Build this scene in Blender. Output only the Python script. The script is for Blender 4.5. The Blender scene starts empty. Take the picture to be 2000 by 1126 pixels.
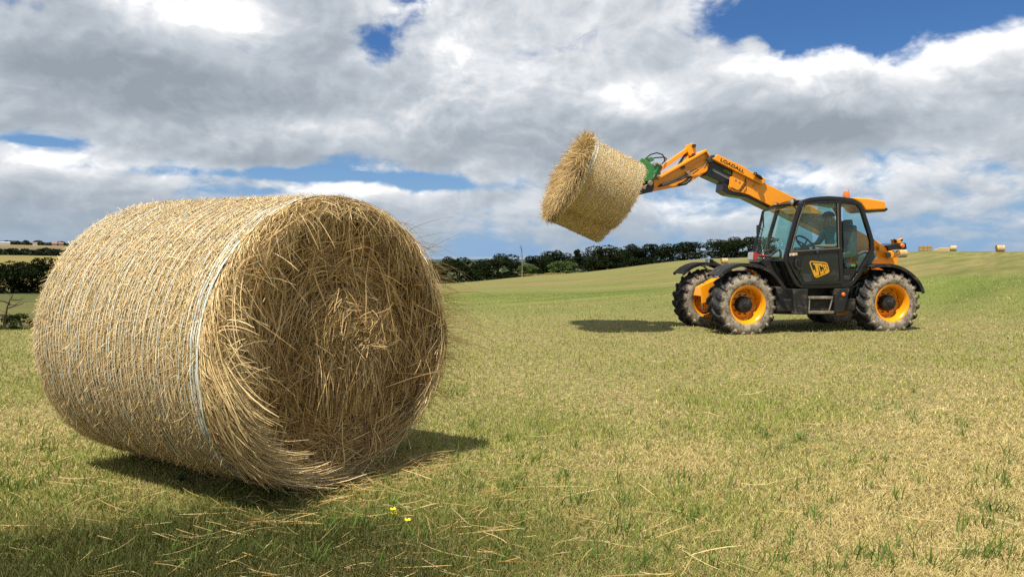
import bpy, bmesh, math, random
import numpy as np
from mathutils import Vector, Matrix, noise as mnoise

random.seed(11)
RNG = np.random.default_rng(11)
SC = bpy.context.scene
COL = SC.collection
R = math.radians

# ------------------------------------------------------------------ camera
F, CX, CY, EYE = 1400.0, 1000.0, 563.0, 1.32     # focal length and centre in photo pixels, eye height in metres
PITCH = math.atan((563 - 500) / F)
cam = bpy.data.cameras.new('camera')
cam.sensor_width = 36.0
cam.lens = 36.0 * F / 2000.0
cam.clip_start, cam.clip_end = 0.05, 40000.0
camo = bpy.data.objects.new('camera', cam)
COL.objects.link(camo)
camo.location = (0, 0, EYE)
camo.rotation_euler = (math.pi / 2 - PITCH, 0, 0)
SC.camera = camo

SC.view_settings.view_transform = 'Standard'
SC.view_settings.look = 'None'
SC.view_settings.exposure = 0.42
SC.view_settings.gamma = 1.0
SC.view_settings.use_curve_mapping = False
SC.cycles.max_bounces = 8
SC.cycles.diffuse_bounces = 1
SC.cycles.transparent_max_bounces = 16
SC.cycles.use_denoising = False

# ------------------------------------------------------------------ sun
SUN_AZ = (-0.555, -0.832)         # horizontal direction towards the sun (behind the viewer, to the left)
SUN_EL = R(64)
h = math.hypot(*SUN_AZ)
TO_SUN = Vector((SUN_AZ[0] / h * math.cos(SUN_EL), SUN_AZ[1] / h * math.cos(SUN_EL), math.sin(SUN_EL)))
sl = bpy.data.lights.new('sun', 'SUN')
sl.energy = 4.9
sl.angle = R(0.53)
sl.color = (1.0, 0.95, 0.86)
so = bpy.data.objects.new('sun', sl)
COL.objects.link(so)
so.rotation_euler = TO_SUN.to_track_quat('Z', 'Y').to_euler()
so.location = (0, 0, 30)

# ------------------------------------------------------------------ world: sky texture and procedural clouds
W = bpy.data.worlds.new('World')
SC.world = W
W.use_nodes = True
W.cycles.sampling_method = 'MANUAL'
W.cycles.sample_map_resolution = 512
nt = W.node_tree
nt.nodes.clear()


class NG:
    """tiny helper that wires math nodes"""
    def __init__(self, tree):
        self.t = tree

    def new(self, kind, **kw):
        n = self.t.nodes.new(kind)
        for k, v in kw.items():
            setattr(n, k, v)
        return n

    def put(self, sock, v):
        if hasattr(v, 'links') or isinstance(v, bpy.types.NodeSocket):
            self.t.links.new(v, sock)
        else:
            sock.default_value = v

    def m(self, op, a, b=None, c=None, clamp=False):
        n = self.new('ShaderNodeMath', operation=op, use_clamp=clamp)
        self.put(n.inputs[0], a)
        if b is not None:
            self.put(n.inputs[1], b)
        if c is not None:
            self.put(n.inputs[2], c)
        return n.outputs[0]

    def vec(self, x, y, z=0.0):
        n = self.new('ShaderNodeCombineXYZ')
        self.put(n.inputs[0], x); self.put(n.inputs[1], y); self.put(n.inputs[2], z)
        return n.outputs[0]

    def noise(self, vec, scale, detail=4.0, rough=0.5, dist=0.0, lac=2.0):
        n = self.new('ShaderNodeTexNoise')
        if vec is not None:
            self.put(n.inputs['Vector'], vec)
        n.inputs['Scale'].default_value = scale
        n.inputs['Detail'].default_value = detail
        n.inputs['Roughness'].default_value = rough
        n.inputs['Lacunarity'].default_value = lac
        n.inputs['Distortion'].default_value = dist
        return n

    def smooth(self, v, lo, hi, a=0.0, b=1.0):
        n = self.new('ShaderNodeMapRange', interpolation_type='SMOOTHSTEP')
        self.put(n.inputs[0], v)
        n.inputs[1].default_value = lo; n.inputs[2].default_value = hi
        n.inputs[3].default_value = a; n.inputs[4].default_value = b
        return n.outputs[0]

    def mix(self, fac, a, b, blend='MIX'):
        n = self.new('ShaderNodeMix', data_type='RGBA', blend_type=blend)
        self.put(n.inputs[0], fac); self.put(n.inputs[6], a); self.put(n.inputs[7], b)
        return n.outputs[2]

    def ramp(self, fac, stops):
        n = self.new('ShaderNodeValToRGB')
        e = n.color_ramp.elements
        while len(e) < len(stops):
            e.new(0.5)
        for i, (p, c) in enumerate(stops):
            e[i].position = p
            e[i].color = (*c, 1)
        self.put(n.inputs[0], fac)
        return n.outputs[0]


g = NG(nt)
tc = g.new('ShaderNodeTexCoord')
sep = g.new('ShaderNodeSeparateXYZ')
nt.links.new(tc.outputs['Generated'], sep.inputs[0])
AZ = g.m('ARCTAN2', sep.outputs[0], sep.outputs[1])
EL = g.m('ARCSINE', sep.outputs[2])


def sky_uv(px, py):
    x, zc, y = (px - CX) / F, -(py - CY) / F, 1.0
    c, s = math.cos(PITCH), math.sin(PITCH)
    yy, zz = y * c + zc * s, zc * c - y * s
    n = math.sqrt(x * x + yy * yy + zz * zz)
    return math.atan2(x, yy), math.asin(zz / n)


def blobs(lst):
    """sum of soft patches given as (px, py, half width, half height, amount): where clouds are thick, thin or bright"""
    tot = None
    for px, py, rx, ry, amp in lst:
        u0, v0 = sky_uv(px, py)
        a = g.m('MULTIPLY', g.m('SUBTRACT', AZ, u0), F / rx)
        b = g.m('MULTIPLY', g.m('SUBTRACT', EL, v0), F / ry)
        q = g.m('MULTIPLY_ADD', a, a, g.m('MULTIPLY', b, b))
        e = g.m('MULTIPLY', g.m('EXPONENT', g.m('MULTIPLY', q, -1.0)), amp)
        tot = e if tot is None else g.m('ADD', tot, e)
    return tot


COVER = [(400, -10, 90, 50, 0.4), (1850, -5, 380, 76, -0.66), (1480, 40, 100, 46, -0.42), (805, 5, 58, 54, -0.40), (772, 60, 50, 46, -0.25), (736, 110, 38, 46, -0.32), (600, 343, 300, 13, -0.52), (880, 364, 130, 12, -0.36),
         (60, 274, 62, 10, -0.42), (1900, 470, 420, 40, -0.16), (950, 470, 250, 40, -0.10), (520, 372, 130, 11, -0.25), (1330, 55, 130, 26, -0.12), (1950, 330, 70, 26, -0.12),
         (300, 180, 440, 130, 0.34), (1350, 260, 420, 90, 0.32), (1750, 165, 330, 66, 0.36), (880, 140, 110, 100, 0.34), (1150, 120, 200, 80, 0.26), (1470, 75, 26, 18, 0.26),
         (170, 400, 250, 55, 0.20), (1500, 400, 320, 40, 0.10)]
LIGHT = [(395, 25, 120, 44, 0.55), (905, 110, 90, 60, 0.55), (1255, 195, 100, 36, 0.55), (1470, 135, 130, 32, 0.46), (1700, 105, 160, 36, 0.36), (1900, 110, 150, 42, 0.40),
         (590, 250, 120, 24, 0.34), (90, 300, 120, 22, 0.40), (1600, 345, 110, 22, 0.32), (1350, 400, 90, 20, 0.28), (760, 230, 90, 44, 0.22), (1100, 80, 200, 70, 0.22),
         (1900, 240, 120, 40, 0.12), (700, 375, 150, 14, 0.25), (350, 355, 60, 12, 0.2),
         (160, 120, 260, 80, -0.26), (450, 180, 300, 50, -0.30), (650, 90, 110, 60, -0.06), (250, 300, 240, 24, -0.16), (700, 312, 200, 16, -0.22), (1480, 255, 260, 34, -0.30),
         (1150, 290, 160, 36, -0.14), (1780, 255, 180, 34, -0.14), (900, 350, 110, 22, -0.18), (1650, 405, 120, 18, -0.20), (120, 430, 240, 40, -0.18), (1380, 320, 160, 26, -0.16)]

VP = g.m('MULTIPLY', g.m('POWER', g.m('MAXIMUM', g.m('ADD', EL, 0.02), 0.001), 0.80), 1.25)
P0 = g.vec(AZ, g.m('MULTIPLY', VP, 1.12), 0.37)
warp = g.noise(P0, 4.0, 4, 0.55)
wv = g.new('ShaderNodeVectorMath', operation='MULTIPLY_ADD')
nt.links.new(warp.outputs['Color'], wv.inputs[0]); wv.inputs[1].default_value = (0.13, 0.11, 0); nt.links.new(P0, wv.inputs[2])
P1 = wv.outputs[0]


def offset(v, d):
    n = g.new('ShaderNodeVectorMath', operation='ADD')
    nt.links.new(v, n.inputs[0]); n.inputs[1].default_value = d
    return n.outputs[0]


def puffs(v, scale, detail):
    """rounded heaps: the cauliflower heads of cumulus"""
    n = g.new('ShaderNodeTexVoronoi', feature='F1', voronoi_dimensions='2D', normalize=True)
    nt.links.new(v, n.inputs['Vector'])
    n.inputs['Scale'].default_value = scale; n.inputs['Detail'].default_value = detail
    n.inputs['Roughness'].default_value = 0.55; n.inputs['Lacunarity'].default_value = 2.2
    return g.m('SUBTRACT', 1.0, n.outputs['Distance'])


N1 = g.noise(P1, 5.0, 12, 0.56).outputs['Fac']
N2 = g.noise(offset(P1, (-0.010, 0.035, 0)), 5.0, 6, 0.54).outputs['Fac']
N3 = g.noise(P1, 16.0, 8, 0.62).outputs['Fac']
V1 = puffs(P1, 12.0, 3.0)
V2 = puffs(offset(P1, (-0.008, 0.014, 0)), 12.0, 3.0)
dens = g.m('MULTIPLY_ADD', g.m('SUBTRACT', N1, 0.5), 1.7, 0.60)
dens = g.m('ADD', dens, blobs(COVER))
dens = g.m('ADD', dens, g.m('MULTIPLY', g.m('SUBTRACT', V1, 0.62), 0.55))
dens = g.m('ADD', dens, g.m('MULTIPLY', g.m('SUBTRACT', N3, 0.5), 0.42))
cover = g.smooth(dens, 0.36, 0.66)
lit = g.m('MULTIPLY_ADD', g.m('SUBTRACT', N1, N2), 1.9, 0.47)
lit = g.m('ADD', lit, g.m('MULTIPLY', g.m('SUBTRACT', V1, V2), 0.75))
lit = g.m('ADD', lit, g.m('MULTIPLY', g.m('SUBTRACT', N3, 0.5), 0.22))
lit = g.m('ADD', lit, blobs(LIGHT))
thin = g.smooth(dens, 0.48, 0.95, 0.20, -0.05)
lit = g.m('ADD', lit, thin, clamp=True)
ccol = g.ramp(lit, [(0.0, (0.30, 0.35, 0.405)), (0.28, (0.395, 0.445, 0.50)), (0.55, (0.54, 0.585, 0.64)), (0.82, (0.80, 0.82, 0.845)), (1.0, (1.12, 1.12, 1.12))])
sky = g.new('ShaderNodeTexSky', sky_type='NISHITA')
sky.sun_disc = False
sky.sun_elevation = SUN_EL
sky.sun_rotation = math.atan2(SUN_AZ[0], SUN_AZ[1])
sky.air_density = 1.0
sky.dust_density = 0.6
sky.ozone_density = 2.0
skyc = g.mix(1.0, sky.outputs[0], (0.040, 0.066, 0.098, 1), 'MULTIPLY')
low = g.smooth(EL, -0.01, 0.10, 0.80, 0.0)
ccol2 = g.mix(low, ccol, (0.30, 0.395, 0.50, 1))
skyb = g.mix(g.smooth(EL, -0.02, 0.22, 0.95, 0.0), skyc, (0.27, 0.43, 0.66, 1))
out = g.mix(cover, skyb, ccol2)
bg = g.new('ShaderNodeBackground')
nt.links.new(out, bg.inputs[0])
bg.inputs[1].default_value = 0.78
wo = g.new('ShaderNodeOutputWorld')
nt.links.new(bg.outputs[0], wo.inputs[0])

# ------------------------------------------------------------------ helpers
def tag(o, label=None, cat=None, group=None, kind=None):
    if label: o['label'] = label
    if cat: o['category'] = cat
    if group: o['group'] = group
    if kind: o['kind'] = kind
    return o


def empty(name, loc=(0, 0, 0), rz=0.0, label=None, cat=None, group=None):
    o = bpy.data.objects.new(name, None)
    COL.objects.link(o)
    o.location = loc
    o.rotation_euler = (0, 0, rz)
    o.empty_display_size = 0.2
    return tag(o, label, cat, group)


def link_mesh(name, me, mat, parent=None):
    o = bpy.data.objects.new(name, me)
    COL.objects.link(o)
    if mat is not None and not me.materials:
        for mm in (mat if isinstance(mat, (list, tuple)) else [mat]):
            me.materials.append(mm)
    if parent is not None:
        o.parent = parent
    return o


def np_mesh(name, co, loops, starts, totals, col=None, smooth=False):
    """fast mesh from numpy arrays; col = one colour per vertex"""
    me = bpy.data.meshes.new(name)
    me.vertices.add(len(co)); me.loops.add(len(loops)); me.polygons.add(len(starts))
    me.vertices.foreach_set('co', np.ascontiguousarray(co, dtype=np.float32).ravel())
    me.loops.foreach_set('vertex_index', np.ascontiguousarray(loops, dtype=np.int32).ravel())
    me.polygons.foreach_set('loop_start', np.ascontiguousarray(starts, dtype=np.int32))
    me.polygons.foreach_set('loop_total', np.ascontiguousarray(totals, dtype=np.int32))
    if smooth:
        me.polygons.foreach_set('use_smooth', np.ones(len(starts), dtype=bool))
    me.update(calc_edges=True)
    if col is not None:
        a = me.color_attributes.new('tint', 'FLOAT_COLOR', 'POINT')
        c4 = np.ones((len(co), 4), dtype=np.float32); c4[:, :3] = col
        a.data.foreach_set('color', c4.ravel())
    return me


def ribbons(name, pts, wid, side, col, taper=True):
    """pts (n,k,3) centre lines, wid (n,), side (n,3) unit width directions, col (n,3)"""
    n, k, _ = pts.shape
    t = np.linspace(0, 1, k)
    wf = (1 - 0.75 * t ** 1.5) if taper else np.interp(t, [0, .1, .9, 1], [.6, 1, 1, .5])
    off = side[:, None, :] * (wid[:, None] * 0.5 * wf[None, :])[:, :, None]
    co = np.stack([pts - off, pts + off], 2).reshape(-1, 3)      # n*k*2
    base = (np.arange(n) * 2 * k)[:, None] + (np.arange(k - 1) * 2)[None, :]
    quads = np.stack([base, base + 1, base + 3, base + 2], -1).reshape(-1, 4)
    m = len(quads)
    colv = np.repeat(col, 2 * k, axis=0)
    return np_mesh(name, co, quads.ravel(), np.arange(m) * 4, np.full(m, 4), colv)


class MB:
    """collects simple solids and links them as one mesh object"""
    def __init__(self):
        self.v, self.f = [], []

    def add(self, vs, fs):
        b = len(self.v)
        self.v += [tuple(p) for p in vs]
        self.f += [tuple(i + b for i in q) for q in fs]

    def extr(self, uw, v0, v1):
        """polygon in the u-w plane, given thickness from v0 to v1"""
        n = len(uw)
        ar = sum(uw[i][0] * uw[(i + 1) % n][1] - uw[(i + 1) % n][0] * uw[i][1] for i in range(n))
        if ar < 0:
            uw = uw[::-1]
        vs = [(p[0], v0, p[1]) for p in uw] + [(p[0], v1, p[1]) for p in uw]
        fs = [tuple(range(n)), tuple(range(2 * n - 1, n - 1, -1))]
        for i in range(n):
            j = (i + 1) % n
            fs.append((j, i, i + n, j + n))
        self.add(vs, fs)
        return self

    def box(self, u0, u1, v0, v1, w0, w1):
        return self.extr([(u0, w0), (u1, w0), (u1, w1), (u0, w1)], v0, v1)

    def bar(self, uw, wd, v0, v1, closed=False):
        """flat-sided bar following a polyline in the u-w plane"""
        P = [Vector((p[0], p[1])) for p in uw]
        n = len(P)
        L, Rr = [], []
        for i in range(n):
            a = P[i - 1] if (i > 0 or closed) else None
            c = P[(i + 1) % n] if (i < n - 1 or closed) else None
            d1 = (P[i] - a).normalized() if a is not None else None
            d2 = (c - P[i]).normalized() if c is not None else None
            d1 = d1 or d2; d2 = d2 or d1
            d = (d1 + d2)
            d = d.normalized() if d.length > 1e-6 else d1
            nrm = Vector((-d.y, d.x))
            kk = max(0.45, abs(d.dot(d1)))
            L.append(P[i] + nrm * wd * .5 / kk); Rr.append(P[i] - nrm * wd * .5 / kk)
        vs = []
        for i in range(n):
            vs += [(L[i].x, v0, L[i].y), (Rr[i].x, v0, Rr[i].y), (Rr[i].x, v1, Rr[i].y), (L[i].x, v1, L[i].y)]
        fs = []
        for i in range(n if closed else n - 1):
            a, b = 4 * i, 4 * ((i + 1) % n)
            for k in range(4):
                fs.append((a + k, a + (k + 1) % 4, b + (k + 1) % 4, b + k))
        if not closed:
            fs += [(3, 2, 1, 0), (4 * n - 4, 4 * n - 3, 4 * n - 2, 4 * n - 1)]
        self.add(vs, fs)
        return self

    def tube(self, pts, r, n=8, cap=True):
        P = [Vector(p) for p in pts]
        rs = r if isinstance(r, (list, tuple)) else [r] * len(P)
        vs, fs = [], []
        prev = None
        for i, p in enumerate(P):
            d = (P[min(i + 1, len(P) - 1)] - P[max(i - 1, 0)]).normalized()
            if prev is None:
                x = d.orthogonal().normalized()
            else:
                x = (prev - d * prev.dot(d)).normalized()
            prev = x
            y = d.cross(x)
            for k in range(n):
                a = 2 * math.pi * k / n
                vs.append(p + (x * math.cos(a) + y * math.sin(a)) * rs[i])
        for i in range(len(P) - 1):
            for k in range(n):
                fs.append((i * n + k, i * n + (k + 1) % n, (i + 1) * n + (k + 1) % n, (i + 1) * n + k))
        if cap:
            fs.append(tuple(range(n - 1, -1, -1)))
            b = (len(P) - 1) * n
            fs.append(tuple(range(b, b + n)))
        self.add(vs, fs)
        return self

    def lathe(self, prof, c, axis='v', n=32):
        """prof = (radius, offset along the axis); c = centre"""
        vs, fs = [], []
        m = len(prof)
        for k in range(n):
            a = 2 * math.pi * k / n
            for r, o in prof:
                if axis == 'v':
                    vs.append((c[0] + r * math.cos(a), c[1] + o, c[2] + r * math.sin(a)))
                elif axis == 'w':
                    vs.append((c[0] + r * math.cos(a), c[1] + r * math.sin(a), c[2] + o))
                else:
                    vs.append((c[0] + o, c[1] + r * math.cos(a), c[2] + r * math.sin(a)))
        for k in range(n):
            for i in range(m - 1):
                fs.append((k * m + i, k * m + i + 1, ((k + 1) % n) * m + i + 1, ((k + 1) % n) * m + i))
        self.add(vs, fs)
        return self

    def build(self, name, mat, parent=None, bevel=0.0, smooth=False, seg=2):
        bm = bmesh.new()
        vv = [bm.verts.new(p) for p in self.v]
        for f in self.f:
            try:
                bm.faces.new([vv[i] for i in f])
            except ValueError:
                pass
        bmesh.ops.remove_doubles(bm, verts=bm.verts, dist=1e-5)
        bmesh.ops.recalc_face_normals(bm, faces=bm.faces)
        me = bpy.data.meshes.new(name)
        bm.to_mesh(me); bm.free()
        o = link_mesh(name, me, mat, parent)
        if smooth:
            for p in me.polygons:
                p.use_smooth = True
            me.set_sharp_from_angle(angle=R(35))
        if bevel > 0:
            md = o.modifiers.new('bevel', 'BEVEL')
            md.width = bevel; md.segments = seg; md.limit_method = 'ANGLE'; md.angle_limit = R(35)
        return o


# ------------------------------------------------------------------ materials
MATS = {}


def material(name):
    m = bpy.data.materials.new(name)
    m.use_nodes = True
    m.node_tree.nodes.clear()
    return m, NG(m.node_tree)


def paint(name, col, rough=0.45, spec=0.5, metal=0.0, dirt=0.0, dirtcol=(0.16, 0.12, 0.08), dscale=6.0, bump=0.0, coat=0.0):
    """painted or plastic surface with uneven colour and patches of dried dirt"""
    m, g = material(name)
    b = g.new('ShaderNodeBsdfPrincipled')
    tc = g.new('ShaderNodeTexCoord')
    n1 = g.noise(tc.outputs['Object'], dscale, 6, 0.65)
    n2 = g.noise(tc.outputs['Object'], dscale * 7, 4, 0.6)
    c = g.mix(g.smooth(n2.outputs['Fac'], 0.35, 0.7, 0, 0.25), (*col, 1), tuple(x * 0.72 for x in col) + (1,))
    rg = rough
    if dirt > 0:
        k = g.m('ADD', n1.outputs['Fac'], g.m('MULTIPLY', g.m('SUBTRACT', n2.outputs['Fac'], 0.5), 0.5))
        fac = g.smooth(k, 0.62 - 0.35 * dirt, 0.80 - 0.2 * dirt, 0, min(1, 0.35 + dirt))
        c = g.mix(fac, c, (*dirtcol, 1))
        rg = g.m('MULTIPLY_ADD', fac, 0.9 - rough, rough)
    g.put(b.inputs['Base Color'], c)
    g.put(b.inputs['Roughness'], rg)
    b.inputs['Metallic'].default_value = metal
    b.inputs['Specular IOR Level'].default_value = spec
    b.inputs['Coat Weight'].default_value = coat
    b.inputs['Coat Roughness'].default_value = 0.15
    if bump > 0:
        bp = g.new('ShaderNodeBump'); bp.inputs['Strength'].default_value = bump; bp.inputs['Distance'].default_value = 0.02
        g.put(bp.inputs['Height'], n2.outputs['Fac']); g.put(b.inputs['Normal'], bp.outputs[0])
    o = g.new('ShaderNodeOutputMaterial')
    g.t.links.new(b.outputs[0], o.inputs[0])
    MATS[name] = m
    return m


def leafy(name, trans=0.3, rough=0.7, spec=0.25, gain=(1, 1, 1), var=0.25):
    """blades, leaves and straws: colour from the mesh's own tint, some light passing through"""
    m, g = material(name)
    at = g.new('ShaderNodeAttribute', attribute_name='tint')
    geo = g.new('ShaderNodeNewGeometry')
    hs = g.new('ShaderNodeHueSaturation')
    g.put(hs.inputs['Color'], g.mix(1.0, at.outputs['Color'], (*gain, 1), 'MULTIPLY'))
    g.put(hs.inputs['Value'], g.m('MULTIPLY_ADD', geo.outputs['Random Per Island'], 2 * var, 1 - var))
    b = g.new('ShaderNodeBsdfPrincipled')
    g.put(b.inputs['Base Color'], hs.outputs[0])
    b.inputs['Roughness'].default_value = rough
    b.inputs['Specular IOR Level'].default_value = spec
    o = g.new('ShaderNodeOutputMaterial')
    if trans > 0:
        tr = g.new('ShaderNodeBsdfTranslucent')
        g.put(tr.inputs['Color'], hs.outputs[0])
        mx = g.new('ShaderNodeMixShader')
        mx.inputs[0].default_value = trans
        g.t.links.new(b.outputs[0], mx.inputs[1]); g.t.links.new(tr.outputs[0], mx.inputs[2])
        g.t.links.new(mx.outputs[0], o.inputs[0])
    else:
        g.t.links.new(b.outputs[0], o.inputs[0])
    MATS[name] = m
    return m


# ------------------------------------------------------------------ terrain
def pz(px, d, ypx):
    """height that a ground point at distance d under photo column px needs to show at row ypx"""
    a = math.atan((px - CX) / F)
    return EYE - (ypx - 500) * d * math.cos(a) / F


COLS = [
    (-400, [(0, 0), (10, 0), (17, -.12), (22, -.6), (60, -3.6), (120, -6.0), (260, -9.6), (330, -11), (600, -7.5), (1100, 2), (1500, 11), (2050, 26), (2600, 15), (4000, -25), (16000, -30)]),
    (0, [(0, 0), (10, 0), (16, -.06), (21, -.75), (60, -3.45), (120, -5.65), (255, pz(0, 255, 573)), (330, -10.5), (600, pz(0, 600, 521)), (1100, pz(0, 1100, 497.5)), (1500, pz(0, 1500, 487)), (2050, pz(0, 2050, 477.5)), (2600, 15), (4000, -25), (16000, -30)]),
    (120, [(0, 0), (10, 0), (16, -.06), (21, -.7), (60, -3.45), (120, -5.65), (255, pz(120, 255, 573)), (330, -10.5), (600, pz(120, 600, 523)), (1100, pz(120, 1100, 499)), (1500, pz(120, 1500, 490)), (2050, pz(120, 2050, 480)), (2600, 10), (4000, -25), (16000, -30)]),
    (500, [(0, 0), (10, 0), (17, -.05), (25, -.5), (60, -2.7), (120, -5.0), (255, -9.0), (330, -11), (600, -12), (1100, -12), (1500, -12), (2050, -14), (2600, -18), (4000, -30), (16000, -34)]),
    (860, [(0, 0), (10, 0), (16, -.04), (25, pz(860, 25, 586)), (40, pz(860, 40, 573)), (100, pz(860, 100, 561)), (205, pz(860, 205, 554)), (255, -9.2), (330, -11), (600, -16), (1100, -18), (1500, -20), (2050, -24), (2600, -26), (4000, -30), (16000, -34)]),
    (1100, [(0, 0), (10, -.01), (14, -.05), (25, pz(1100, 25, 584)), (40, pz(1100, 40, 569)), (100, pz(1100, 100, 550)), (225, pz(1100, 225, 534)), (275, -6.4), (330, -8), (600, -14), (1100, -18), (1500, -20), (2050, -24), (2600, -26), (4000, -30), (16000, -34)]),
    (1380, [(0, 0), (10, -.02), (14, -.05), (25, pz(1380, 25, 578)), (40, pz(1380, 40, 562)), (120, pz(1380, 120, 525)), (230, pz(1380, 230, 505)), (280, -.6), (330, -3), (600, -12), (1100, -18), (1500, -20), (2050, -24), (2600, -26), (4000, -30), (16000, -34)]),
    (1600, [(0, 0), (10, -.02), (14, -.05), (25, pz(1600, 25, 574)), (40, pz(1600, 40, 553)), (120, pz(1600, 120, 510)), (200, pz(1600, 200, 495)), (260, 1.2), (330, -1), (600, -12), (1100, -18), (1500, -20), (2050, -24), (2600, -26), (4000, -30), (16000, -34)]),
    (1820, [(0, 0), (10, -.01), (15, -.03), (30, pz(1820, 30, 557)), (60, pz(1820, 60, 523)), (120, pz(1820, 120, 500)), (190, pz(1820, 190, 490)), (260, 2.4), (330, 1), (600, -12), (1100, -18), (1500, -20), (2050, -24), (2600, -26), (4000, -30), (16000, -34)]),
    (2000, [(0, 0), (10, 0), (15, .02), (25, pz(2000, 25, 566)), (50, pz(2000, 50, 526)), (100, pz(2000, 100, 503)), (172, pz(2000, 172, 491)), (260, 2.2), (330, 1), (600, -12), (1100, -18), (1500, -20), (2050, -24), (2600, -26), (4000, -30), (16000, -34)]),
    (2500, [(0, 0), (10, 0), (15, .03), (25, .3), (50, .7), (100, 1.3), (172, 2.0), (260, 2.0), (330, 1), (600, -12), (1100, -18), (1500, -20), (2050, -24), (2600, -26), (4000, -30), (16000, -34)]),
]
T_AZ = np.array([math.atan((c[0] - CX) / F) for c in COLS])
T_LD = np.log(np.concatenate([np.arange(1, 30, .5), np.geomspace(30, 16000, 260)]))


def pchip(x, y, xs):
    x, y = np.array(x, float), np.array(y, float)
    hh = np.diff(x); d = np.diff(y) / hh
    m = np.zeros(len(x))
    for i in range(1, len(x) - 1):
        if d[i - 1] * d[i] > 0:
            w1, w2 = 2 * hh[i] + hh[i - 1], hh[i] + 2 * hh[i - 1]
            m[i] = (w1 + w2) / (w1 / d[i - 1] + w2 / d[i])
    m[0], m[-1] = d[0], d[-1]
    i = np.clip(np.searchsorted(x, xs) - 1, 0, len(x) - 2)
    t = (xs - x[i]) / hh[i]
    return ((2 * t ** 3 - 3 * t ** 2 + 1) * y[i] + (t ** 3 - 2 * t ** 2 + t) * hh[i] * m[i] + (-2 * t ** 3 + 3 * t ** 2) * y[i + 1] + (t ** 3 - t ** 2) * hh[i] * m[i + 1])


T_Z = np.array([pchip([math.log(max(p[0], .3)) for p in c[1]], [p[1] for p in c[1]], T_LD) for c in COLS])


def vnoise(x, y, seed=0):
    """value noise on arrays"""
    xi, yi = np.floor(x).astype(np.int64), np.floor(y).astype(np.int64)
    fx, fy = x - xi, y - yi
    fx, fy = fx * fx * (3 - 2 * fx), fy * fy * (3 - 2 * fy)

    def hsh(a, b):
        n = (a * 374761393 + b * 668265263 + seed * 982451653) & 0xFFFFFFFF
        n = ((n ^ (n >> 13)) * 1274126177) & 0xFFFFFFFF
        return ((n ^ (n >> 16)) & 0xFFFF) / 65535.0
    return (hsh(xi, yi) * (1 - fx) + hsh(xi + 1, yi) * fx) * (1 - fy) + (hsh(xi, yi + 1) * (1 - fx) + hsh(xi + 1, yi + 1) * fx) * fy


def fbm(x, y, seed=0, octv=4):
    s, a, t = 0, 1.0, 0
    for i in range(octv):
        s = s + a * vnoise(x * 2 ** i, y * 2 ** i, seed + i)
        t += a; a *= .5
    return s / t


def ground_z(x, y):
    x, y = np.atleast_1d(np.asarray(x, float)), np.atleast_1d(np.asarray(y, float))
    az = np.clip(np.arctan2(x, y), T_AZ[0], T_AZ[-1])
    ld = np.clip(np.log(np.maximum(np.hypot(x, y), 1.0)), T_LD[0], T_LD[-1])
    i = np.clip(np.searchsorted(T_AZ, az) - 1, 0, len(T_AZ) - 2)
    t = (az - T_AZ[i]) / (T_AZ[i + 1] - T_AZ[i])
    t = t * t * (3 - 2 * t) * .5 + t * .5
    k = np.interp(ld, T_LD, np.arange(len(T_LD)))
    k0 = np.clip(k.astype(int), 0, len(T_LD) - 2); fk = k - k0
    za = T_Z[i, k0] * (1 - fk) + T_Z[i, k0 + 1] * fk
    zb = T_Z[i + 1, k0] * (1 - fk) + T_Z[i + 1, k0 + 1] * fk
    d = np.hypot(x, y)
    rough = (fbm(x * .9, y * .9, 5, 3) - .5) * .05 * np.clip((d - 1) / 6, 0, 1) * np.clip(1.6 - d / 40, 0.0, 1)
    flat = np.clip(np.hypot(x - 5.2, y - 13.2) / 4.0 - .6, 0, 1)      # level where the machine stands
    hump = .055 * np.exp(-(((x + 1.2) / 1.9) ** 2 + ((y - 4.0) / 1.2) ** 2))
    return za * (1 - t) + zb * t + rough * flat + hump


def gz(x, y):
    return float(ground_z(x, y)[0])


SW = (0.60, 0.80)                                              # the direction the field was mown in


def field_dry(x, y):
    """0 = fresh green, 1 = dry straw coloured"""
    d = np.hypot(x, y)
    az = np.arctan2(x, y)
    s = -x * SW[1] + y * SW[0]; l = x * SW[0] + y * SW[1]
    big = fbm(x * .22 + 7, y * .22, 3, 4)
    mid = fbm(x * 1.1, y * 1.1, 9, 4)
    swath = fbm(s * .45, l * .035, 21, 3)
    base = np.interp(d, [0, 3.0, 4.2, 6, 9, 14, 20, 28, 45, 75, 130, 260, 300], [.76, .70, .58, .45, .38, .32, .22, .26, .48, .72, .66, .60, .5])
    base = base + .16 * np.clip((az - .12) / .5, -.5, 1) * np.clip((7.5 - d) / 4, 0, 1)
    base = base - .34 * np.exp(-((x + 1.35) / 1.5) ** 2 - ((y - 2.7) / .9) ** 2)  # greener in front of the bale, part of the painted ground shade
    near = np.clip((22 - d) / 12, 0, 1)
    v = base + (big - .5) * (1.3 * near + .35) + (mid - .5) * (.75 * near) + (swath - .5) * (1 - near) * .9
    return np.clip(v, 0, 1)


AZS = np.concatenate([np.arange(-180, -46, 3.0), np.arange(-46, 46, .35), np.arange(46, 180, 3.0)])
RGS = np.concatenate([[0.0], np.geomspace(.5, 40, 190), np.geomspace(40, 400, 150)[1:], np.geomspace(400, 14000, 110)[1:]])
A2, D2 = np.meshgrid(np.radians(AZS), RGS, indexing='ij')
GX, GY = D2 * np.sin(A2), D2 * np.cos(A2)
GZ = ground_z(GX.ravel(), GY.ravel())
na, nr = A2.shape
dd = D2.ravel(); aa = A2.ravel(); xx = GX.ravel(); yy = GY.ravel()
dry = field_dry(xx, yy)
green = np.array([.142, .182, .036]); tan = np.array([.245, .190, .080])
gc = green[None] * (1 - dry[:, None]) + tan[None] * dry[:, None]
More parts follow.
